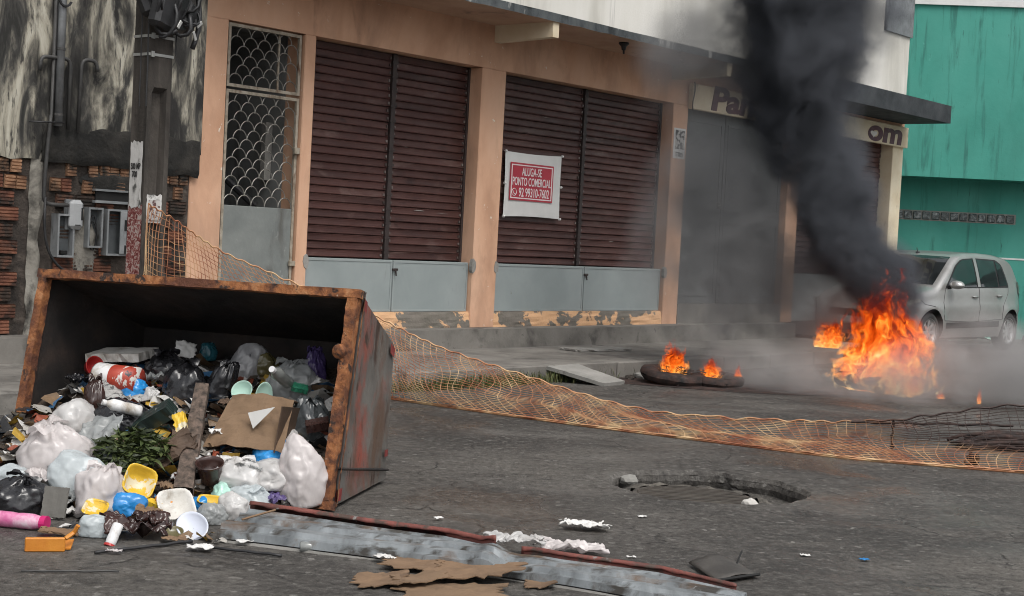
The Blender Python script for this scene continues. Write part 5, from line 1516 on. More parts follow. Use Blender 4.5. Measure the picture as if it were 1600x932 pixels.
crumple('paper_scrap', (-1.037,5.972,0.000), .035, .02, .012, 6.0, M['paper'], 'small white scrap on the road under the metal sheet', 'paper', (0, 0, .5), 10)
# --- hard things
o = slabthing('foam_board', Vector((-2.052,7.820,0.531)) + Vector((0, -.02, .055)), .155, .11, .022, M['foam'], 'white foam board resting on the paint bucket', 'foam board', (.10, -.07, -.25), 2.0, .012)
bk = empty('paint_bucket', Vector((-1.995,7.508,0.442)) + Vector((-.09, -.03, .055)), 0, 'white and red paint bucket lying under the foam board', 'bucket'); bk.rotation_euler = (R(82), 0, R(118))
bk.rotation_euler = Euler((R(90), 0, R(70)))
MB().lathe([(0, .02), (.062, .02), (.066, .005), (.072, 0), (.074, .01), (.072, .05)], 24).build('mouth_rim', M['white_pl'], bk, True)
MB().lathe([(.0, .03), (.064, .03)], 24).build('residue', M['white_pl'], bk)
MB().lathe([(.0715, .05), (.070, .10)], 24).build('white_band', M['white_pl'], bk, True)
M['bucket_red'] = pbr('red_bucket_print', [(0.30, 0.03, 0.02), (0.42, 0.06, 0.03)], 6, rough=(.35, .5), bump=.05, rand=False, spots=[((0.60, 0.58, 0.55), 14, (1, 1, 2), .58, .61, 2.0), ((0.02, 0.02, 0.03), 12, (1, 1, 1), .62, .65, 7.0)])
MB().lathe([(.070, .10), (.066, .24), (.0, .24)], 24).build('printed_side', M['bucket_red'], bk, True)
bowl('red_bowl', Vector((-2.184,7.671,0.470)) + Vector((.0, 0, .05)), .055, .05, M['red_pl'], 'red plastic bowl on edge left of the foam board', 'bowl', (R(75), 0, R(50)))
slabthing('carton', Vector((-1.680,7.047,0.313)) + Vector((0, -.03, .05)), .105, .045, .035, M['dark_box'], 'dark green printed carton lying aslant over the leaves', 'carton', (.5, -.55, -.25), 3.0, .004)
bottle('spray_bottle', Vector((-1.744,7.045,0.310)) + Vector((0, -.03, .08)), .028, .19, M['white_pl'], M['white_pl'], 'white bottle lying on the dark green carton', 'bottle', (R(75), R(20), R(-70)), .06)
slabthing('yellow_packet', Vector((-1.514,6.935,0.269)) + Vector((0, -.05, .06)), .028, .085, .018, M['yellow'], 'slim yellow packet leaning on the timber post', 'packet', (R(62), R(-24), .0), 1.0, .008)
slabthing('brown_board', Vector((-1.551,6.772,0.194)) + Vector((0, -.03, .05)), .055, .135, .012, M['card_dark'], 'curled dark brown board left of the timber post', 'cardboard', (R(40), R(35), R(-30)), 5.0, .03)
# timber post leaning out of the heap
tp = MB()
P0, P1 = Vector((-1.428,6.591,0.066)) + Vector((0, -.02, .03)), Vector((-1.489,7.277,0.409)) + Vector((0, -.10, .10))
tdir = (P1 - P0)
tl_ = tdir.length; tdir.normalize()
sx_ = Vector((1, 0, 0)); sx_ = (sx_ - tdir * sx_.dot(tdir)).normalized(); sy_ = tdir.cross(sx_)
def tim(i, j):
    w = [(-1, -1), (.15, -1), (1, -.7), (1, 1), (-1, 1)][int(round(i * 5)) % 5]
    t = j
    k = .042 * (1 - .25 * t) + .004 * wob(t * 9, i * 7)
    return P0 + tdir * tl_ * t + sx_ * w[0] * k + sy_ * w[1] * k * .7
tp.grid(tim, 5, 16)
o = tp.build('timber_post', M['wood']); tag(o, 'weathered timber post sticking out through the middle of the heap', 'timber')
# brown carton
cbx = empty('cardboard_carton', Vector((-1.217,6.926,0.241)) + Vector((0, 0, .01)), R(-12), 'big crushed brown cardboard carton in the right half of the heap', 'carton')
cm = MB()
def ctn(i, j):
    x = (i - .5) * .40; t = j
    y = -.05 + .16 * t; z = .0 + .235 * t
    x *= (1.0 - .22 * t)
    return (x + .03 * t, y + .016 * wob(i * 4, j * 4) - .02 * math.sin(math.pi * i), z + .014 * wob(i * 5, j * 3, 4) + .02 * math.sin(math.pi * i))
cm.grid(ctn, 16, 12)
cm.build('front_flap', M['card'], cbx, False, .006)
MB().grid(lambda i, j: (-.13 + .30 * i, .11 + .15 * j, .235 - .03 * j + .012 * wob(i * 4, j * 3)), 10, 6).build('top_flap', M['card_dark'], cbx, False, .006)
MB().grid(lambda i, j: (.16 + .03 * j, -.05 + .30 * i, .0 + .22 * j - .04 * i), 6, 6).build('side_flap', M['card_dark'], cbx, False, .006)
pt = MB().add([(0, 0, 0), (.13, .01, .035), (.03, -.02, -.07)], [(0, 1, 2)]).build('paper_scrap', M['paper'], None, False, .002)
place(pt, Vector((-1.217,6.926,0.241)) + Vector((.005, -.03, .185)), (0, 0, 0), 'white triangular paper stuck on the brown carton', 'paper')
pt.rotation_euler = (R(12), 0, R(-8))
bowl('foam_plate', Vector((-1.205,7.304,0.428)) + Vector((0, -.06, .035)), .075, .022, M['foam_mint'], 'pale mint foam plate standing on edge behind the carton', 'plate', (R(80), R(10), R(25)), .6, 1.0)
bowl('foam_tray', Vector((-1.309,7.348,0.443)) + Vector((0, -.05, .03)), .055, .03, M['foam_mint'], 'pale mint tray left of the upright plate', 'tray', (R(55), R(-20), 0))
bowl('foam_cup', Vector((-1.084,7.255,0.407)) + Vector((0, -.05, .04)), .055, .07, M['foam'], 'white foam cup upside down behind the carton', 'cup', (R(165), R(10), 0))
bottle('drink_bottle', Vector((-1.086,7.336,0.446)) + Vector((0, -.06, .09)), .032, .20, M['pet'], M['white_pl'], 'clear drink bottle lying on the clear bag', 'bottle', (R(60), R(-35), 0), .1)
slabthing('green_packet', Vector((-1.033,7.365,0.462)) + Vector((0, -.06, .05)), .04, .025, .012, M['green_pl'], 'small green packet under the white wrapper', 'packet', (.5, .2, .3), 2.0, .006)
slabthing('maroon_carton', Vector((-0.900,7.073,0.308)) + Vector((0, -.04, .06)), .055, .03, .022, M['bag_brown'], 'small maroon box wedged by the right rim', 'box', (.4, -.2, .1), 2.0, .003)
bowl('dark_pot', Vector((-1.334,6.709,0.127)) + Vector((0, -.02, .0)), .065, .10, M['bag_brown'], 'dark pot behind the timber post with a pale rim', 'pot', (R(20), 0, 0))
slabthing('grey_board', Vector((-1.915,6.283,0.000)) + Vector((0, .0, .075)), .055, .065, .006, M['grey_board'], 'grey rigid board standing by the black bag on the road', 'board', (R(76), 0, R(-10)), 1.0, .003)
bottle('pink_bottle', Vector((-2.113,6.087,0.000)) + Vector((0, 0, .034)), .033, .25, M['pink_pl'], M['pink_cap'], 'pink flowered bottle with magenta cap lying on the road', 'bottle', (R(90), 0, R(78)), 0, .72)
slabthing('cardboard_scrap', Vector((-1.795,5.957,0.000)) + Vector((0, 0, .02)), .075, .028, .004, M['card_tan'], 'folded tan cardboard scrap near the orange crate piece', 'cardboard', (.12, .1, .2), 3.0, .012)
oc = empty('crate_piece', (-1.755,5.670,0.000), R(14), 'broken orange plastic crate piece on the road', 'crate piece')
MB().bbox(-.08, .07, -.012, .012, .0, .055, .004).build('side_wall', M['orange_pl'], oc)
mb = MB().add([(-.08, .012, .002), (.09, .012, .004), (.10, .07, .03), (-.06, .075, .01)], [(0, 1, 2, 3)]).build('floor_piece', M['orange_pl'], oc, False, .006)
MB().tube([(.07, 0, .05), (.10, .02, .07), (.115, .01, .10)], .009, 6).build('broken_tab', M['orange_pl'], oc)
bowl('yellow_tub', Vector((-1.625,6.545,0.081)) + Vector((0, -.03, .05)), .072, .05, M['yellow'], 'upright yellow margarine-style tub in the middle of the spill', 'tub', (R(62), R(22), R(20)), square=1.0)
slabthing('yellow_packet', Vector((-1.593,6.496,0.039)) + Vector((0, -.03, .03)), .095, .022, .016, M['yellow'], 'long yellow packet below the upright yellow tub', 'packet', (.2, .28, -.1), 4.0, .005)
bowl('yellow_dish', Vector((-1.737,6.288,-0.000)) + Vector((0, -.02, .05)), .052, .02, M['yellow'], 'yellow dish on top of the small whitish bundle', 'dish', (R(30), R(10), 0), square=1.0)
bowl('foam_tray', Vector((-1.433,6.476,-0.000)) + Vector((0, -.02, .02)), .10, .05, M['foam'], 'clean white foam lunch tray lying open on the heap', 'tray', (R(38), R(-6), R(25)), .8, 1.0, square=1.0)
bowl('yellow_tray', Vector((-1.301,6.577,0.017)) + Vector((0, -.02, .03)), .055, .028, M['yellow'], 'small yellow tray right of the foam lunch tray', 'tray', (R(20), R(4), 0), 1.1, .7, square=1.0)
slabthing('cardboard_wedge', Vector((-1.492,6.256,-0.000)) + Vector((0, -.02, .035)), .06, .055, .005, M['card_tan'], 'beige card wedge propped behind the burnt wad', 'cardboard', (R(50), R(15), R(35)), 6.0, .012)
bowl('oval_plate', Vector((-1.276,6.120,-0.000)) + Vector((0, -.02, .03)), .085, .022, M['blue_tray'], 'bluish white oval plate leaning at the foot of the heap', 'plate', (R(42), R(22), R(-40)), 1.0, .72)
rg = MB().tube([(.035 * math.cos(k * .45), .035 * math.sin(k * .45), .01 * math.sin(k)) for k in range(14)], .006, 6, closed=True).build('plastic_ring', M['orange_pl'], None, True)
place(rg, Vector((-1.497,6.524,0.034)) + Vector((0, -.03, .035)), (R(50), 0, .4), 'orange plastic ring lying by the foam lunch tray', 'ring')
bowl('olive_saucer', Vector((-1.349,6.074,-0.000)) + Vector((0, -.01, .01)), .04, .012, M['bag_olive'], 'olive saucer on the road side of the heap', 'saucer', (R(25), 0, 0))
bottle('sauce_bottle', Vector((-1.557,5.892,-0.000)) + Vector((.02, 0, .075)), .022, .10, M['white_pl'], M['red_pl'], 'small white bottle with red cap beside the burnt wad', 'bottle', (R(148), R(14), 0), 0, .85)
bottle('drink_bottle', Vector((-0.804,5.906,0.000)) + Vector((0, 0, .02)), .022, .13, M['pet'], M['void'], 'crushed clear bottle on the road in front of the sheet', 'bottle', (R(90), 0, R(100)), .25)
def bar(name, a, b, r, m, label, cat):
    a, b = Vector(a), Vector(b)
    n = 14
    k = MB().tube([a + (b - a) * (i / n) + Vector((0, 0, r + .004 + .003 * wob(i * .7, a.x))) for i in range(n + 1)], r, 6).build(name, m, None, True)
    return tag(k, label, cat)
bar('iron_bar', (-1.560,5.648,0.000), (-1.248,5.944,0.000), .007, M['cable'], 'black bar on the road left end of the pair by the heap', 'bar')
bar('iron_bar', (-1.233,5.873,0.000), (-0.856,5.773,0.000), .006, M['cable'], 'black bar on the road passing under the metal sheet', 'bar')
bar('iron_rod', (-1.729,5.302,0.000), (-1.394,5.380,0.000), .004, M['dark_pipe'], 'thin rod lying alone at the bottom left of the road', 'rod')
crumple('wrapper', (-1.493,5.676,0.000), .03, .012, .012, 3.0, M['bag_pinkish'], 'pink and white wrapper stuck on the left black bar', 'wrapper', (0, 0, .1), 12, .012)
# wilted leaves
random.seed(4)
gl = MB()
LB = Vector((-1.704,6.744,0.191))
for k in range(420):
    a = random.uniform(0, 6.28); r = random.random() ** .6
    lx = r * math.cos(a) * .155; ly = r * math.sin(a) * .13
    p = LB + Vector((lx * 1.05, ly - .03, .045 + .50 * max(ly, -.09) + .035 * (1 - r * r) + .035 * wob(lx * 18, ly * 18) + random.uniform(-.01, .02)))
    L = random.uniform(.025, .10); w = random.uniform(.004, .014)
    m = Euler((random.uniform(-.6, .9), random.uniform(-.5, .5), random.uniform(0, 6.28))).to_matrix()
    c = random.uniform(-.3, .5) * L
    q = [Vector((-L, 0, -c)), Vector((-.3 * L, -w, 0)), Vector((.4 * L, -w * .8, 0)), Vector((L, 0, -c)), Vector((.4 * L, w * .8, .004)), Vector((-.3 * L, w, .004))]
    gl.add([p + m @ v for v in q], [(0, 1, 5), (1, 2, 4, 5), (2, 3, 4)], k % 3)
LM = [pbr('wilted_leaf_%d' % i, [tuple(v * .6 for v in c), c], 12, rough=(.5, .7), bump=.1) for i, c in enumerate([(0.05, 0.075, 0.018), (0.085, 0.11, 0.03), (0.028, 0.04, 0.014)])]
lo_ = gl.build('leaf_clippings', LM)
tag(lo_, 'heap of wilted green leaf clippings in the rubbish', 'leaves', None, 'stuff')
random.seed(9)
# bag that holds the leaves from behind
bag('waste_bag', (-1.727,6.744,0.189), (.15, .12, .055), 6.9, M['bag_grey'], 'dark torn bag under the wilted leaves', knot=False, crump=1.4)

# ------------------------------------------------------------------ torn galvanised sheet lying across the road
ms = empty('metal_sheet', (0, 0, 0), 0, 'long bent galvanised sheet with red painted edge lying across the road', 'metal sheet')
M['galv'] = pbr('galvanised_sheet', [(0.12, 0.13, 0.135), (0.21, 0.228, 0.238), (0.30, 0.322, 0.335)], 3, (3, 1, 1), 8, .4, .3, .7, rough=(.4, .62), metal=.25, bump=.2, bscale=22, rand=False,
    spots=[((0.055, 0.050, 0.044), 6.0, (1, 1.8, 1), .51, .62, 3.0), ((0.13, 0.085, 0.055), 4, (1, 1.5, 1), .53, .66, 7.0), ((0.34, 0.36, 0.37), 12, (1, 3, 1), .62, .70, 5.0)])
M['red_edge'] = pbr('red_edge_paint', [(0.10, 0.035, 0.028), (0.18, 0.052, 0.040), (0.22, 0.075, 0.06)], 8, rough=(.55, .75), bump=.3, rand=False, spots=[((0.07, 0.045, 0.035), 9, (1, 1, 1), .52, .60, 2.0), ((0.20, 0.19, 0.18), 12, (1, 1, 1), .64, .68, 5.0)])
SN = [(-1.166,6.023,0.020), (-0.719,5.882,0.020), (-0.351,5.792,0.020), (-0.039,5.639,0.020), (0.249,5.512,0.020), (0.595,5.338,0.020), (0.882,5.249,0.020)]
SF = [(-1.101,6.438,0.090), (-0.605,6.231,0.090), (-0.216,6.084,0.090), (-0.000,5.902,0.085), (0.255,5.769,0.075), (0.623,5.650,0.070), (0.930,5.424,0.060)]
def shp(t):
    k = t * (len(SN) - 1); i = min(int(k), len(SN) - 2); f = k - i
    a = Vector(SN[i]).lerp(Vector(SN[i + 1]), f); b = Vector(SF[i]).lerp(Vector(SF[i + 1]), f)
    return a.x, a.y, b.x, b.y
PRF = [(0, .012), (.02, .042), (.09, .044), (.12, .062), (.26, .064), (.31, .044), (.46, .046), (.51, .066), (.66, .067), (.71, .046), (.88, .050), (.925, .062), (.965, .088), (1.0, .092)]
def sheet_pt(t, s):
    x0, y0, x1, y1 = shp(t)
    z = lerp_tab(PRF, s)
    kink = .022 * math.exp(-((t - .49) / .025) ** 2) - .014 * math.exp(-((t - .55) / .04) ** 2)
    z = z * (1 - .28 * max(0, t - .5) / .5) + .006 * wob(t * 5, s * 1.5) + kink * (1 - s * .3)
    return (x0 + (x1 - x0) * s, y0 + (y1 - y0) * s, max(z, .008))
SS = [p[0] for p in PRF if p[0] < .93]
shm = MB()
for i in range(61):
    for s_ in SS:
        e = 0.0
        if i == 0: e = .006 * wob(s_ * 9, 3) * 3
        p = sheet_pt(max(0, i / 60 + e), s_)
        shm.v.append(p)
for i in range(60):
    for j in range(len(SS) - 1):
        a = i * len(SS) + j
        shm.f.append((a, a + len(SS), a + len(SS) + 1, a + 1)); shm.m.append(0)
shm.build('sheet_body', M['galv'], ms, False, .003)
for (a, b_) in ((.0, .49), (.56, .98)):
    def rd(i, j, a=a, b_=b_):
        t = a + (b_ - a) * i
        p = sheet_pt(t, .945 + .055 * j + (0.014 * wob(t * 40, 1) if j == 0 else .006 * wob(t * 25, 4) * j))
        e = .012 * math.sin(i * math.pi * 1.0)
        return (p[0], p[1], p[2] + .003 - (.35 * max(0, j - .85) if j > .85 else 0))
    MB().grid(rd, 50, 5).build('red_edge', M['red_edge'], ms, True, .004)
MB().grid(lambda i, j: (lambda p: (p[0], p[1] - .004 - .012 * j, p[2] - .004 - .035 * j))(sheet_pt(i * .99, .0)), 90, 2).build('lower_lip', M['concrete_pale'], ms, True)
st = MB().tube([Vector((-1.076,6.095,0.080)), Vector((-0.962,6.238,0.100))], .005, 5).build('stick', M['card_tan'])
tag(st, 'thin pale stick lying on the left end of the metal sheet', 'stick')
# film and paper near the sheet
def wad(name, p, sx, sy, sz, seed, m, label, cat, rz=0.0):
    o = link(name, bag_mesh(name, sx, sy, sz, seed, m, False, 5, 2.6, .35))
    return place(o, p, (0, 0, rz), label, cat)
crumple('plastic_bag', (0.069,6.037,0.045), .115, .075, .060, 2.6, M['bag_white'], 'empty white plastic bag caught on the bend of the metal sheet', 'bag', (0, 0, -.1), 44, .0, .28)
crumple('plastic_bag', (0.303,6.130,0.000), .13, .06, .045, 6.3, M['bag_pinkish'], 'empty pinkish white bag trailing behind the metal sheet', 'bag', (0, 0, -.12), 44, .004, .28)
crumple('paper_wad', (0.382,6.671,0.000), .105, .055, .040, 3.4, M['paper'], 'crumpled white paper lying alone on the road before the manhole', 'paper wad', (0, 0, -.05), 40, .004, .22)
# cardboard pieces under the sheet
def cardpiece(p, sx, sy, rz, seed, m, label, tilt=(0, 0), zt=0.0):
    """flat torn board: angular ragged outline, one raised fold, visible edge"""
    rg_ = random.Random(int(seed * 77))
    n = 36
    top = []
    for k in range(n):
        a = 2 * math.pi * (k + rg_.uniform(-.3, .3)) / n
        q = (abs(math.cos(a)) ** 5 + abs(math.sin(a)) ** 5) ** (-.2) * rg_.uniform(.70, 1.08)
        x, y = q * math.cos(a), q * math.sin(a)
        top.append((x * sx, y * sy))
    fold = rg_.uniform(-.3, .5)
    def zz(x, y):
        return .008 + max(0, (x / sx - fold)) * .022 + .004 * wob(x * 9 + seed, y * 9)
    mb = MB()
    vs = [(x, y, zz(x, y)) for x, y in top] + [(x * .5, y * .5, zz(x * .5, y * .5)) for x, y in top] + [(0, 0, zz(0, 0))]
    vs += [(x, y, zz(x, y) - .004) for x, y in top]
    fs = [(k, (k + 1) % n, n + (k + 1) % n, n + k) for k in range(n)] + [(n + k, n + (k + 1) % n, 2 * n) for k in range(n)]
    fs += [((k + 1) % n, k, 2 * n + 1 + k, 2 * n + 1 + (k + 1) % n) for k in range(n)]
    mb.add(vs, fs)
    o = mb.build('cardboard_piece', m)
    return place(o, Vector(p) + Vector((0, 0, .004 + zt)), (tilt[0], tilt[1], rz), label, 'cardboard', 'torn cardboard pieces by the metal sheet')
cardpiece((-0.435,5.443,0.000), .105, .125, -.10, 1.0, M['card_tan'], 'leftmost torn tan cardboard piece in front of the sheet')
cardpiece((-0.339,5.702,0.000), .125, .10, -.05, 4.0, M['card_tan'], 'dark-edged cardboard piece tucked nearest under the sheet edge', (0, 0), .012)
cardpiece((-0.086,5.596,0.000), .19, .15, -.25, 2.0, M['card_tan'], 'largest torn cardboard piece in the middle below the sheet', (.03, 0), .022)
cardpiece((-0.165,5.333,0.000), .22, .13, -.03, 6.0, M['card'], 'browner cardboard piece at the bottom edge of the picture')
cardpiece((0.166,5.516,0.000), .065, .07, -.15, 8.0, M['card_tan'], 'rightmost small cardboard piece by the sheet edge')
cardpiece((-0.289,5.435,0.000), .11, .09, .5, 3.0, M['card'], 'small brown cardboard piece wedged between the two biggest pieces', (-.05, .03), .015)
crumple('wrapper', Vector((-0.451,5.778,0.000)), .045, .022, .018, 5.0, M['paper'], 'grey white wrapper at the left tip of the cardboard pieces', 'wrapper', (0, 0, -.6), 12, .02)
# dark plate at the right end of the sheet
dk = empty('tin_plate', (0, 0, 0), 0, 'dark bent tin plate lying by the right end of the metal sheet', 'tin plate')
M['dark_tin'] = pbr('dark_tin', [(0.05, 0.046, 0.042), (0.085, 0.078, 0.07)], 6, rough=(.45, .65), metal=.2, bump=.2)
DQ = [Vector((0.780,6.000,0.000)), Vector((0.994,6.027,0.000)), Vector((1.046,5.843,0.000)), Vector((0.856,5.691,0.000))]
MB().grid(lambda i, j: (lambda p: (p.x, p.y, .018 + .035 * math.sin(math.pi * i) * (1 - j * .6) + .004 * wob(i * 6, j * 4)))((DQ[0] * (1 - i) + DQ[1] * i) * (1 - j) + (DQ[3] * (1 - i) + DQ[2] * i) * j), 14, 8).build('plate', M['dark_tin'], dk, True, .004)
MB().tube([DQ[3] + Vector((0, 0, .02)), DQ[2] + Vector((0, 0, .02))], .007, 5).build('folded_edge', M['void'], dk)
MB().tube([Vector((0.972,5.963,0.000)) + Vector((0, 0, .03)), Vector((1.018,6.129,0.000)) + Vector((0, 0, .05))], .004, 5).build('wire_stub', M['void'], dk)
# little bits dropped on the road
random.seed(33)
for k, (px, lab, mm_) in enumerate([((0.554,6.103,0.000), 'tiny white cigarette-like scrap on the road above the sheet', 'paper'), ((1.326,6.329,0.000), 'tiny white pebble alone on the open road', 'paper'), ((1.575,6.300,0.000), 'tiny dark blue bottle cap on the open road', 'bag_blue'), ((0.681,7.049,0.000), 'tiny white scrap between the paper wad and the manhole', 'paper'), ((-0.284,6.718,0.000), 'tiny white speck of paper right of the dumpster', 'paper')]):
    crumple('scrap', px, .020, .007 if k == 0 else .014, .010, k + 2.0, M[mm_], lab, 'scrap', (0, 0, .1 * k), 8, .004)

# ------------------------------------------------------------------ debris net dragged from the pole across the road
def polyl(pts, t):
    L = [0.0]
    for a, b in zip(pts, pts[1:]):
        L.append(L[-1] + (Vector(b) - Vector(a)).length)
    d = t * L[-1]
    for i in range(len(pts) - 1):
        if d <= L[i + 1] + 1e-9:
            f = (d - L[i]) / max(1e-9, L[i + 1] - L[i])
            # catmull-rom
            p0 = Vector(pts[max(i - 1, 0)]); p1 = Vector(pts[i]); p2 = Vector(pts[i + 1]); p3 = Vector(pts[min(i + 2, len(pts) - 1)])
            return .5 * ((2 * p1) + (p2 - p0) * f + (2 * p0 - 5 * p1 + 4 * p2 - p3) * f * f + (3 * p1 - p0 - 3 * p2 + p3) * f ** 3)
    return Vector(pts[-1])
# matching stations: (bottom edge on the ground, top edge)
NB = [(-2.72, 10.95, .20), (-2.30, 11.35, .17), (-1.75, 11.75, .16), (-1.30, 11.75, .03), (-0.885,11.496,0.000), (-0.342,11.089,0.000), (0.505,10.480,0.000), (1.355,9.969,0.000), (2.127,9.505,0.000), (2.708,9.351,0.000), (3.280,9.231,0.000), (4.15, 9.10, .0)]
NT = [(-2.726,10.920,1.434), (-2.532,11.200,1.285), (-2.261,11.350,1.104), (-1.731,11.500,0.890), (-1.077,11.600,0.649), (-0.566,11.400,0.456), (0.137,11.100,0.282), (0.994,10.650,0.126), (1.857,10.150,0.157), (2.554,9.850,0.226), (3.423,9.720,0.390), (4.75, 9.6, .42)]
ns = 12
def net_pt(t, s):
    """t along the net, s from ground edge (0) to top rope (1)"""
    k = t * (len(NB) - 1); i = min(int(k), len(NB) - 2); f = k - i
    def cr(P):
        p0 = Vector(P[max(i - 1, 0)]); p1 = Vector(P[i]); p2 = Vector(P[i + 1]); p3 = Vector(P[min(i + 2, len(P) - 1)])
        return .5 * ((2 * p1) + (p2 - p0) * f + (2 * p0 - 5 * p1 + 4 * p2 - p3) * f * f + (3 * p1 - p0 - 3 * p2 + p3) * f ** 3)
    b = cr(NB); a = cr(NT)
    sag = 4 * s * (1 - s)
    p = b * (1 - s) + a * s
    belly = Vector((-.25, -.9, 0)) * (.06 * sag)
    p = p + belly + Vector((0, 0, -.03 * sag * min(1, a.z * 3)))
    w = .018 * sag
    p += Vector((w * wob(t * 22, s * 4, 1), w * wob(t * 20, s * 5, 7), .5 * w * wob(t * 24, s * 4, 3)))
    p += Vector((.10 * wob(t * 13, s * 2.2, 8) * sag, .08 * wob(t * 18, s * 2, 3) * sag, .05 * wob(t * 15, s * 2, 11) * sag))
    p.z += .010 * wob(t * 55, s * 3) * (1 if s > .02 else .3) + .018 * math.sin(t * 330) * (s > .98) * .35
    p.z = max(p.z, .008)
    return p
m, nt, b = newmat('net_twine')
tc = nt.nodes.new('ShaderNodeTexCoord')
sx = nd(nt, 'ShaderNodeSeparateXYZ', {0: tc.outputs['Object']})
nn = nz(nt, tc.outputs['Object'], 3.0, 5)
bx = ramp(nt, math_(nt, 'ADD', math_(nt, 'MULTIPLY', sx.outputs[0], .125), math_(nt, 'MULTIPLY', nn, .06)), [(.63, 0.0), (.70, 1.0)])
bz = ramp(nt, math_(nt, 'ADD', sx.outputs[2], math_(nt, 'MULTIPLY', nn, .1)), [(.12, 0.0), (.20, 1.0)])
burn = math_(nt, 'MULTIPLY', bx, bz)
colr = ramp(nt, nz(nt, tc.outputs['Object'], 5.0, 5), [(.36, (0.28, 0.10, 0.05)), (.50, (0.44, 0.22, 0.11)), (.64, (0.55, 0.38, 0.21))])
colr = mix(nt, burn, colr, (0.035, 0.018, 0.014))
nt.links.new(colr, b.inputs['Base Color']); b.inputs['Roughness'].default_value = .6
M['net'] = m
net = empty('debris_net', (-2.7, 11.0, 0), 0, 'torn orange netting dragged from the utility pole across the road past the fire', 'net')
NS = 28
mb = MB()
for k in range(NS):
    s = k / (NS - 1)
    s2 = s ** .95
    r = .0025 if 0 < k < NS - 1 else .0065
    pts = []
    q = 300
    for i in range(q + 1):
        t = i / q
        pts.append(net_pt(t, min(1, max(0, s2 + .010 * wob(t * 40, k * 3.1) + .16 * s * (1 - s) * wob(t * 9, s * 5, 2) + .10 * s * (1 - s) * wob(t * 26, s * 8, 6)))))
    mb.tube([p - net.location for p in pts], r, 4)
mb.build('long_strand', M['net'], net)
mb = MB()
nv = 124
for k in range(nv + 1):
    t0 = k / nv
    pts = []
    for j in range(28):
        s = j / 27
        pts.append(net_pt(min(1, max(0, t0 + .004 * wob(s * 3.0, k * 2.3) + .006 * math.sin(s * 5 + k * .15))), s) - net.location)
    mb.tube(pts, .0026, 4)
mb.build('cross_strand', M['net'], net)
# bunched rope at the ground edge and charred knots
mb = MB()
for k in range(3):
    mb.tube([net_pt(i / 200, 0) - net.location + Vector((.012 * wob(i * .2, k * 9), .018 * wob(i * .25, k * 7 + 3), .008 + .010 * abs(wob(i * .3, k)))) for i in range(60, 201)], .004, 4)
mb.build('bunched_edge', M['net'], net)
M['char'] = pbr('charred_fibre', [(0.008, 0.006, 0.006), (0.028, 0.015, 0.012), (0.05, 0.024, 0.018)], 12, rough=(.7, .9), bump=.4)
def tangle(name, c, rx, ry, rz, n, m, parent, r=.004, seed=0.0):
    mb = MB()
    for k in range(n):
        a0 = k * 2.4 + seed
        pts = []
        for i in range(14):
            t = i / 13
            pts.append(Vector(c) + Vector((rx * wob(t * 2.2 + k, seed, 1) * 1.8, ry * wob(t * 2.2 + k, seed, 5) * 1.8, abs(rz * wob(t * 2.4 + k, seed, 9) * 1.8) + .005)))
        mb.tube(pts, r, 4)
    return mb.build(name, m, parent)
KN = net_pt(.80, .5)
mb = MB()
for k in range(7):
    mb.tube([Vector((2.601,9.850,0.229)) - net.location + Vector((.018 * wob(i * .7, k * 3), .018 * wob(i * .7, k * 5), -.022 * i)) for i in range(11)], .006, 4)
mb.tube([Vector((2.330,9.900,0.196)) - net.location + Vector((.08 * i, -.012 * i, .006 * math.sin(i * 1.9) + .004 * i)) for i in range(14)], .008, 5)
mb.build('charred_cord', M['char'], net)
tangle('charred_knot', Vector((3.037,9.491,0.000)) - net.location, .07, .07, .10, 9, M['char'], net, .005, 3.0)
# heap of charred hose at the right edge
hs = empty('charred_hose', (3.563,10.447,0.000), 0, 'heap of charred hose and rope behind the net at the right', 'hose')
mb = MB()
for k in range(16):
    L = random.uniform(.25, .45); a = random.uniform(-.25, .25); y = random.uniform(-.18, .18); z = max(.02, .12 - abs(y) * .5 - random.random() * .08)
    mb.tube([Vector((-L + 2 * L * i / 9, y + .05 * wob(i * .4, k), z + .03 * wob(i * .5, k + 7) - .07 * abs(i / 4.5 - 1) ** 2 + .02)) + Vector((0, a * (i / 9 - .5), 0)) for i in range(10)], random.uniform(.012, .022), 6)
mb.v = [(x, y, max(z, .012)) for x, y, z in mb.v]
mb.build('hose_coil', M['char'], hs, True)

# ------------------------------------------------------------------ kerb-side things
gm = MB()
random.seed(12)
for k in range(1500):
    u_ = random.gauss(9.7, .75); w_ = 1.90 + abs(random.gauss(0, .09)) + .015
    h = random.uniform(.03, .13); a = random.uniform(0, 6.28)
    p = FW(u_, w_, .0); d = Vector((math.cos(a), math.sin(a), 0)); ww = .0035
    e = Vector((-d.y, d.x, 0)) * ww
    ln = d * h * random.uniform(.2, .8)
    gm.add([p - e, p + e, p + ln * .5 + e * .8 + Vector((0, 0, h * .7)), p + ln * .5 - e * .8 + Vector((0, 0, h * .7)), p + ln + Vector((0, 0, h))], [(0, 1, 2, 3), (3, 2, 4)], k % 2)
GMT = [pbr('weed_%d' % i, [tuple(v * .6 for v in c), c], 9, rough=(.5, .7), bump=0) for i, c in enumerate([(0.07, 0.10, 0.022), (0.12, 0.12, 0.04)])]
tag(gm.build('kerb_weeds', GMT), 'low green weeds growing along the kerb behind the net', 'weeds', None, 'stuff')
rp = MB()
R0, R1, R2, R3 = Vector((10.72, -1.915, .145)), Vector((11.20, -1.915, .150)), Vector((11.28, -2.42, .035)), Vector((10.92, -2.45, .03))
rp.grid(lambda i, j: ((R0 * (1 - i) + R1 * i) * (1 - j) + (R3 * (1 - i) + R2 * i) * j) + Vector((0, 0, .004 * wob(i * 5, j * 5))), 10, 10)
o = rp.build('ramp_slab', M['concrete_pale'], None, False, .035)
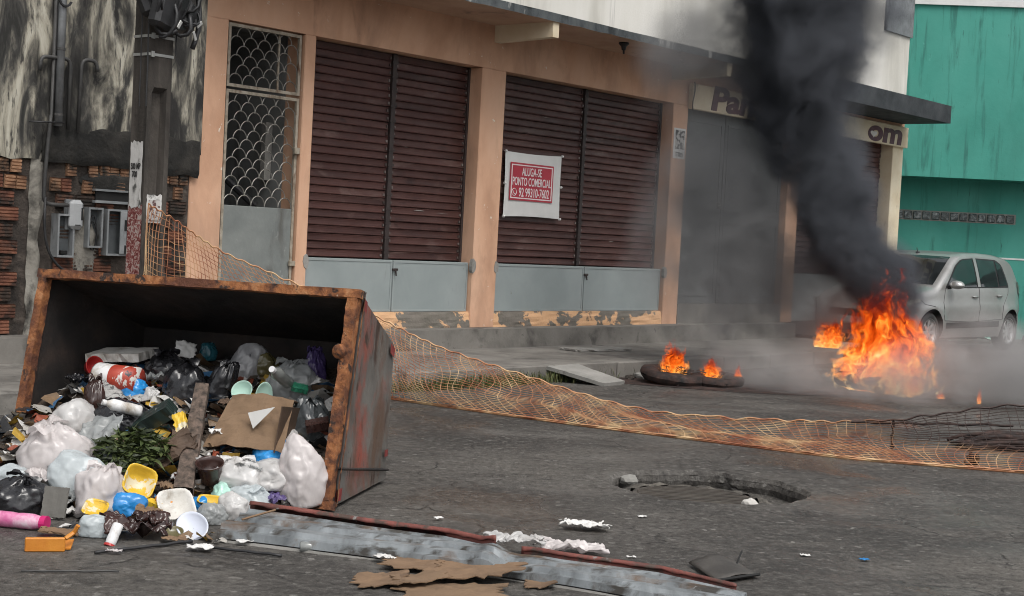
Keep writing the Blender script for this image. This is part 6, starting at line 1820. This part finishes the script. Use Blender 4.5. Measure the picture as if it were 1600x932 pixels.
o.location = FW(0, 0); o.rotation_euler = (0, 0, FROT); tag(o, 'pale concrete ramp slab leaning from the kerb to the road', 'ramp slab')
o = slabthing('cover_slab', FW(12.9, .85, .163), .42, .16, .010, M['concrete_pale'], 'thin pale slab lying flat on the pavement below the step', 'slab', (0, 0, FROT - .1), 4.0, .01)
rock('rubble_lump', FW(11.95, 2.12, 0), .07, M['concrete_pale'], 'pale rubble lump at the kerb right of the ramp slab', 'rubble', 2.0)
rock('rubble_lump', FW(11.75, 2.14, 0), .05, M['mortar'], 'small dark rubble lump right beside the ramp slab', 'rubble', 5.0)
rock('rubble_lump', FW(12.12, 2.08, 0), .055, M['concrete'], 'grey rubble lump nearest the burning tyre by the kerb', 'rubble', 8.0)

# ------------------------------------------------------------------ burning tyre remains
def burnt_tyre(name, loc, rad, tube_, rot, label, seed):
    mb = MB()
    def fn(i, j):
        a = 2 * math.pi * i; b_ = 2 * math.pi * j
        r = tube_ * (1 + .22 * wob(math.cos(a) * 2.5 + seed, math.sin(a) * 2.5, b_ * .3) + .08 * wob(a * 6, b_ * 2, seed))
        if abs(math.sin(b_)) > .75: r *= .88
        return ((rad + r * math.cos(b_)) * math.cos(a), (rad + r * math.cos(b_)) * math.sin(a), r * .85 * math.sin(b_))
    mb.grid(fn, 48, 16)
    e = empty(name, loc, 0, label, 'tyre'); e.rotation_euler = rot
    mb.build('tyre_casing', M['char'], e, True)
    tangle('steel_cord', Vector((0, 0, .0)), rad, rad, tube_ * 1.2, 26, M['dark_pipe'], e, .003, seed)
    return e
burnt_tyre('burnt_tyre', Vector((1.599,14.175,0.000)) + Vector((0, 0, .075)), .24, .085, (.1, .06, .3), 'smouldering burnt tyre by the kerb with small flames on it', 2.0)
burnt_tyre('burnt_tyre', Vector((1.916,14.093,0.000)) + Vector((.1, .1, .06)), .20, .07, (.05, -.1, 1.3), 'flatter charred tyre right of the smouldering one', 5.0)
burnt_tyre('burnt_tyre', Vector((3.610,14.478,0.000)) + Vector((0, .05, .09)), .27, .10, (.05, .05, .2), 'charred tyre at the foot of the big blaze', 9.0)
burnt_tyre('burnt_tyre', Vector((3.753,14.933,0.000)) + Vector((.02, .1, .26)), .25, .10, (.15, -.1, 1.2), 'second charred tyre stacked inside the big blaze', 4.0)
ash = MB().grid(lambda i, j: (lambda a, r: (r * 1.9 * math.cos(a), r * .62 * math.sin(a), .004 + .035 * (1 - r) * abs(wob(r * 3 * math.cos(a) * 2, r * 3 * math.sin(a) * 2)) + .010 * (1 - r)))(2 * math.pi * i, j * (1 + .12 * wob(math.cos(2 * math.pi * i) * 2, math.sin(2 * math.pi * i) * 2))), 60, 14).build('ash_bed', M['char'], None, True)
ash.location = (2.75, 14.3, 0); ash.rotation_euler = (0, 0, R(3)); tag(ash, 'black ash and soot spread on the road between the fires', 'ash', None, 'stuff')

# ------------------------------------------------------------------ flames and smoke (real volumes)
def curve_(nt, val, pts, scale_in, scale_out):
    """piecewise-linear function of val, out = scale_out * ramp(val / scale_in)"""
    f = math_(nt, 'DIVIDE', val, scale_in, clamp=True)
    return math_(nt, 'MULTIPLY', ramp(nt, f, [(a / scale_in, b / scale_out) for a, b in pts]), scale_out)
def vol_mat(name):
    m = bpy.data.materials.new(name); m.use_nodes = True
    nt = m.node_tree
    nt.nodes.remove(nt.nodes['Principled BSDF'])
    return m, nt, nt.nodes['Material Output']
def vec(nt, op, a, b=None, s=None):
    n = nt.nodes.new('ShaderNodeVectorMath'); n.operation = op
    for i, v in enumerate((a, b)):
        if v is None: continue
        if hasattr(v, 'is_output'): nt.links.new(v, n.inputs[i])
        else: n.inputs[i].default_value = v
    if s is not None:
        if hasattr(s, 'is_output'): nt.links.new(s, n.inputs['Scale'])
        else: n.inputs['Scale'].default_value = s
    return n.outputs[0]
def cnoise(nt, v, scale, detail=2.0):
    n = nd(nt, 'ShaderNodeTexNoise', {'Vector': v, 'Scale': scale, 'Detail': detail})
    return vec(nt, 'SUBTRACT', n.outputs[1], (.5, .5, .5))

def flame_material():
    m, nt, out = vol_mat('flame')
    tc = nt.nodes.new('ShaderNodeTexCoord'); oi = nt.nodes.new('ShaderNodeObjectInfo')
    p = tc.outputs['Object']
    pr = vec(nt, 'ADD', p, vec(nt, 'SCALE', (7.3, 3.1, 5.7), None, math_(nt, 'MULTIPLY', oi.outputs['Random'], 9.0)))
    w = cnoise(nt, vec(nt, 'MULTIPLY', pr, (1, 1, .7)), 3.2, 2.0)
    q = vec(nt, 'ADD', p, vec(nt, 'SCALE', w, None, .40))
    s = nd(nt, 'ShaderNodeSeparateXYZ', {0: q}); sp = nd(nt, 'ShaderNodeSeparateXYZ', {0: p})
    z = s.outputs[2]
    Rz = curve_(nt, z, [(0, .86), (.12, 1.0), (.35, .98), (.60, .86), (.85, .70), (1.05, .50), (1.22, .25), (1.38, 0)], 1.5, 1.0)
    r = math_(nt, 'SQRT', math_(nt, 'ADD', math_(nt, 'POWER', math_(nt, 'DIVIDE', s.outputs[0], .43), 2.0), math_(nt, 'POWER', math_(nt, 'DIVIDE', s.outputs[1], .34), 2.0)))
    body = math_(nt, 'SUBTRACT', Rz, r)
    qq = vec(nt, 'ADD', vec(nt, 'MULTIPLY', pr, (1, 1, .55)), vec(nt, 'SCALE', w, None, .45))
    n1 = nz(nt, qq, 7.5, 5, .6, 1.6)
    n2 = nz(nt, qq, 9.0, 3, .55, 2.4, 'RIDGED_MULTIFRACTAL')
    tong = nz(nt, vec(nt, 'ADD', vec(nt, 'MULTIPLY', pr, (1, 1, .30)), vec(nt, 'SCALE', w, None, .25)), 6.5, 3, .5, .6)
    amp = math_(nt, 'MULTIPLY_ADD', z, 3.4, 2.2)
    f = math_(nt, 'ADD', math_(nt, 'MULTIPLY', body, 2.2), math_(nt, 'MULTIPLY', math_(nt, 'SUBTRACT', n1, .52), 3.0))
    f = math_(nt, 'ADD', f, math_(nt, 'MULTIPLY', math_(nt, 'SUBTRACT', tong, .54), amp))
    dens = math_(nt, 'MULTIPLY', ramp(nt, f, [(.0, 0.0), (.30, .35), (.8, 1.0)]), 42.0)
    low = math_(nt, 'SUBTRACT', .48, math_(nt, 'MULTIPLY', sp.outputs[2], .42))
    heat = math_(nt, 'ADD', math_(nt, 'MULTIPLY', math_(nt, 'SUBTRACT', n1, .5), 2.0), math_(nt, 'MULTIPLY', n2, .22))
    heat = math_(nt, 'ADD', heat, low)
    col = ramp(nt, heat, [(.08, (0.30, 0.012, 0.0)), (.30, (0.95, 0.10, 0.006)), (.50, (1.0, 0.27, 0.025)), (.70, (1.0, 0.52, 0.13)), (.92, (1.0, 0.80, 0.42))])
    L = ramp(nt, heat, [(.05, .25), (.35, .55), (.95, 1.0)])
    em = nd(nt, 'ShaderNodeEmission', {'Color': col, 'Strength': math_(nt, 'MULTIPLY', math_(nt, 'MULTIPLY', L, dens), 1.7)})
    ab = nd(nt, 'ShaderNodeVolumeAbsorption', {'Color': (0, 0, 0, 1), 'Density': dens})
    ad = nd(nt, 'ShaderNodeAddShader', {0: em.outputs[0], 1: ab.outputs[0]})
    nt.links.new(ad.outputs[0], out.inputs['Volume'])
    m.cycles.volume_step_rate = .14
    return m
M['flame'] = flame_material()
def flame(loc, s, rz, label):
    o = MB().box(-.62, .62, -.52, .52, -.02, 1.50).build('flame', M['flame'])
    o.location = loc; o.scale = s; o.rotation_euler = (0, 0, rz)
    return tag(o, label, 'flame', 'flames on the burning tyres')
flame((3.70, 14.42, .0), (1.02, 1.05, .82), .1, 'tall orange blaze roaring on the road in front of the silver car')
flame((1.60, 14.2, .07), (.34, .30, .24), .7, 'small flame burning on the left end of the smouldering tyre')
flame((1.96, 14.2, .06), (.28, .24, .15), 2.0, 'low flame on the right end of the smouldering tyre')
flame((2.22, 14.2, .04), (.12, .12, .13), 1.2, 'tiny flame licking up right of the charred tyres')
flame((3.12, 14.35, .42), (.34, .25, .22), 2.7, 'small flame tongue breaking off left of the tall blaze')
flame((4.13, 14.0, .0), (.10, .1, .07), .3, 'tiny ground flame at the right foot of the tall blaze')
flame((4.42, 13.75, .0), (.07, .07, .13), .9, 'tiny thin ground flame farthest right of the tall blaze')

def smoke_box(name, x0, x1, y0, y1, z0, z1, m, label):
    o = MB().box(x0, x1, y0, y1, z0, z1).build(name, m)
    return tag(o, label, 'smoke', None, 'stuff')
def plume_material():
    m, nt, out = vol_mat('black_smoke')
    tc = nt.nodes.new('ShaderNodeTexCoord'); p = tc.outputs['Object']
    z0 = nd(nt, 'ShaderNodeSeparateXYZ', {0: p}).outputs[2]
    wa = ramp(nt, math_(nt, 'MULTIPLY', z0, .25), [(.15, .30), (.60, 1.0)])
    q = vec(nt, 'ADD', p, vec(nt, 'SCALE', cnoise(nt, p, 1.25, 1.0), None, math_(nt, 'MULTIPLY', wa, .80)))
    q = vec(nt, 'ADD', q, vec(nt, 'SCALE', cnoise(nt, vec(nt, 'ADD', q, (3, 7, 1)), 3.4, 3.0), None, math_(nt, 'MULTIPLY', wa, .48)))
    s = nd(nt, 'ShaderNodeSeparateXYZ', {0: q}); z = s.outputs[2]
    cx = curve_(nt, z, [(.6, 3.74), (.95, 3.66), (1.30, 3.42), (1.75, 3.06), (2.36, 2.80), (3.2, 2.68), (3.9, 2.62), (6, 2.5)], 6.0, 4.0)
    rr = curve_(nt, z, [(.45, 0.02), (.58, .38), (.95, .54), (1.35, .56), (1.75, .56), (2.36, .66), (3.2, .84), (3.9, .92), (6, 1.0)], 6.0, 1.0)
    dx = math_(nt, 'SUBTRACT', s.outputs[0], cx); dy = math_(nt, 'SUBTRACT', s.outputs[1], 14.5)
    r = math_(nt, 'SQRT', math_(nt, 'ADD', math_(nt, 'MULTIPLY', dx, dx), math_(nt, 'MULTIPLY', dy, dy)))
    f = math_(nt, 'DIVIDE', math_(nt, 'SUBTRACT', rr, r), .42)
    e = ramp(nt, f, [(.0, 0.0), (.35, .08), (.75, .65), (1.0, 1.0)])
    n = nz(nt, q, 4.2, 5, .62)
    k = ramp(nt, n, [(.36, .15), (.54, 1.0)])
    low = ramp(nt, math_(nt, 'MULTIPLY', z, .2), [(.20, 1.0), (.50, .48)])
    d = math_(nt, 'MULTIPLY', math_(nt, 'MULTIPLY', math_(nt, 'MULTIPLY', e, k), low), 25.0)
    pv = nd(nt, 'ShaderNodeVolumePrincipled', {'Color': (0.24, 0.255, 0.29, 1), 'Density': d, 'Absorption Color': (0, 0, 0, 1), 'Anisotropy': .15})
    nt.links.new(pv.outputs[0], out.inputs['Volume'])
    m.cycles.volume_step_rate = .40
    return m
PC = [(.42, 3.72, .48), (.80, 3.68, .68), (1.05, 3.60, .84), (1.35, 3.40, .92), (1.75, 3.06, .95), (2.36, 2.84, 1.08), (3.2, 2.76, 1.25), (3.9, 2.72, 1.32), (5.2, 2.64, 1.4)]
hull = MB()
for (z_, x_, r_) in PC:
    hull.v += [(x_ + r_ * math.cos(k * math.pi / 8), 14.5 + r_ * math.sin(k * math.pi / 8), z_) for k in range(16)]
for i in range(len(PC) - 1):
    for k in range(16):
        hull.f.append((i * 16 + k, i * 16 + (k + 1) % 16, i * 16 + 16 + (k + 1) % 16, i * 16 + 16 + k)); hull.m.append(0)
hull.f += [tuple(reversed(range(16))), tuple(range(16 * len(PC) - 16, 16 * len(PC)))]; hull.m += [0, 0]
tag(hull.build('smoke_plume', plume_material()), 'thick black smoke column rising from the tall blaze', 'smoke', None, 'stuff')
def drift_material(name, blobs, dens, col, nscale, step):
    m, nt, out = vol_mat(name)
    tc = nt.nodes.new('ShaderNodeTexCoord'); p = tc.outputs['Object']
    q = vec(nt, 'ADD', p, vec(nt, 'SCALE', cnoise(nt, p, 1.1, 2.0), None, .9))
    tot = None
    for (c, rad, wgt) in blobs:
        v = vec(nt, 'DIVIDE', vec(nt, 'SUBTRACT', q, c), rad)
        ln = nd(nt, 'ShaderNodeVectorMath', {0: v}, operation='LENGTH').outputs['Value']
        e = math_(nt, 'MULTIPLY', ramp(nt, ln, [(.15, 1.0), (.95, 0.0)], 'EASE'), wgt)
        tot = e if tot is None else math_(nt, 'ADD', tot, e)
    n = nz(nt, q, nscale, 4, .6)
    d = math_(nt, 'MULTIPLY', math_(nt, 'MULTIPLY', tot, ramp(nt, n, [(.36, .05), (.62, 1.0)])), dens)
    pv = nd(nt, 'ShaderNodeVolumePrincipled', {'Color': c4(col), 'Density': d, 'Absorption Color': (0, 0, 0, 1), 'Anisotropy': .1})
    nt.links.new(pv.outputs[0], out.inputs['Volume'])
    m.cycles.volume_step_rate = step
    return m
smoke_box('drifting_smoke', .6, 3.7, 13.7, 16.0, .01, 4.6, drift_material('drifting_smoke', [((2.05, 14.85, 1.4), (1.05, .85, 1.7), 1.0), ((1.75, 14.8, 3.3), (.9, .8, 1.0), .5), ((2.85, 14.8, 1.1), (.85, .7, 1.3), .8)], 5.6, (0.62, 0.62, 0.63), 2.0, .7),
          'thin grey smoke drifting left across the middle shop door')
smoke_box('ground_smoke', 1.7, 6.3, 12.9, 15.6, .015, 1.1, drift_material('ground_smoke', [((4.7, 13.9, .35), (1.5, 1.0, .60), 1.5), ((3.4, 13.7, .15), (1.3, .8, .40), 1.0), ((2.5, 14.2, .2), (.8, .8, .5), .7)], 3.0, (0.86, 0.84, 0.83), 2.4, .8),
          'pale smoke creeping low over the road around the blaze')
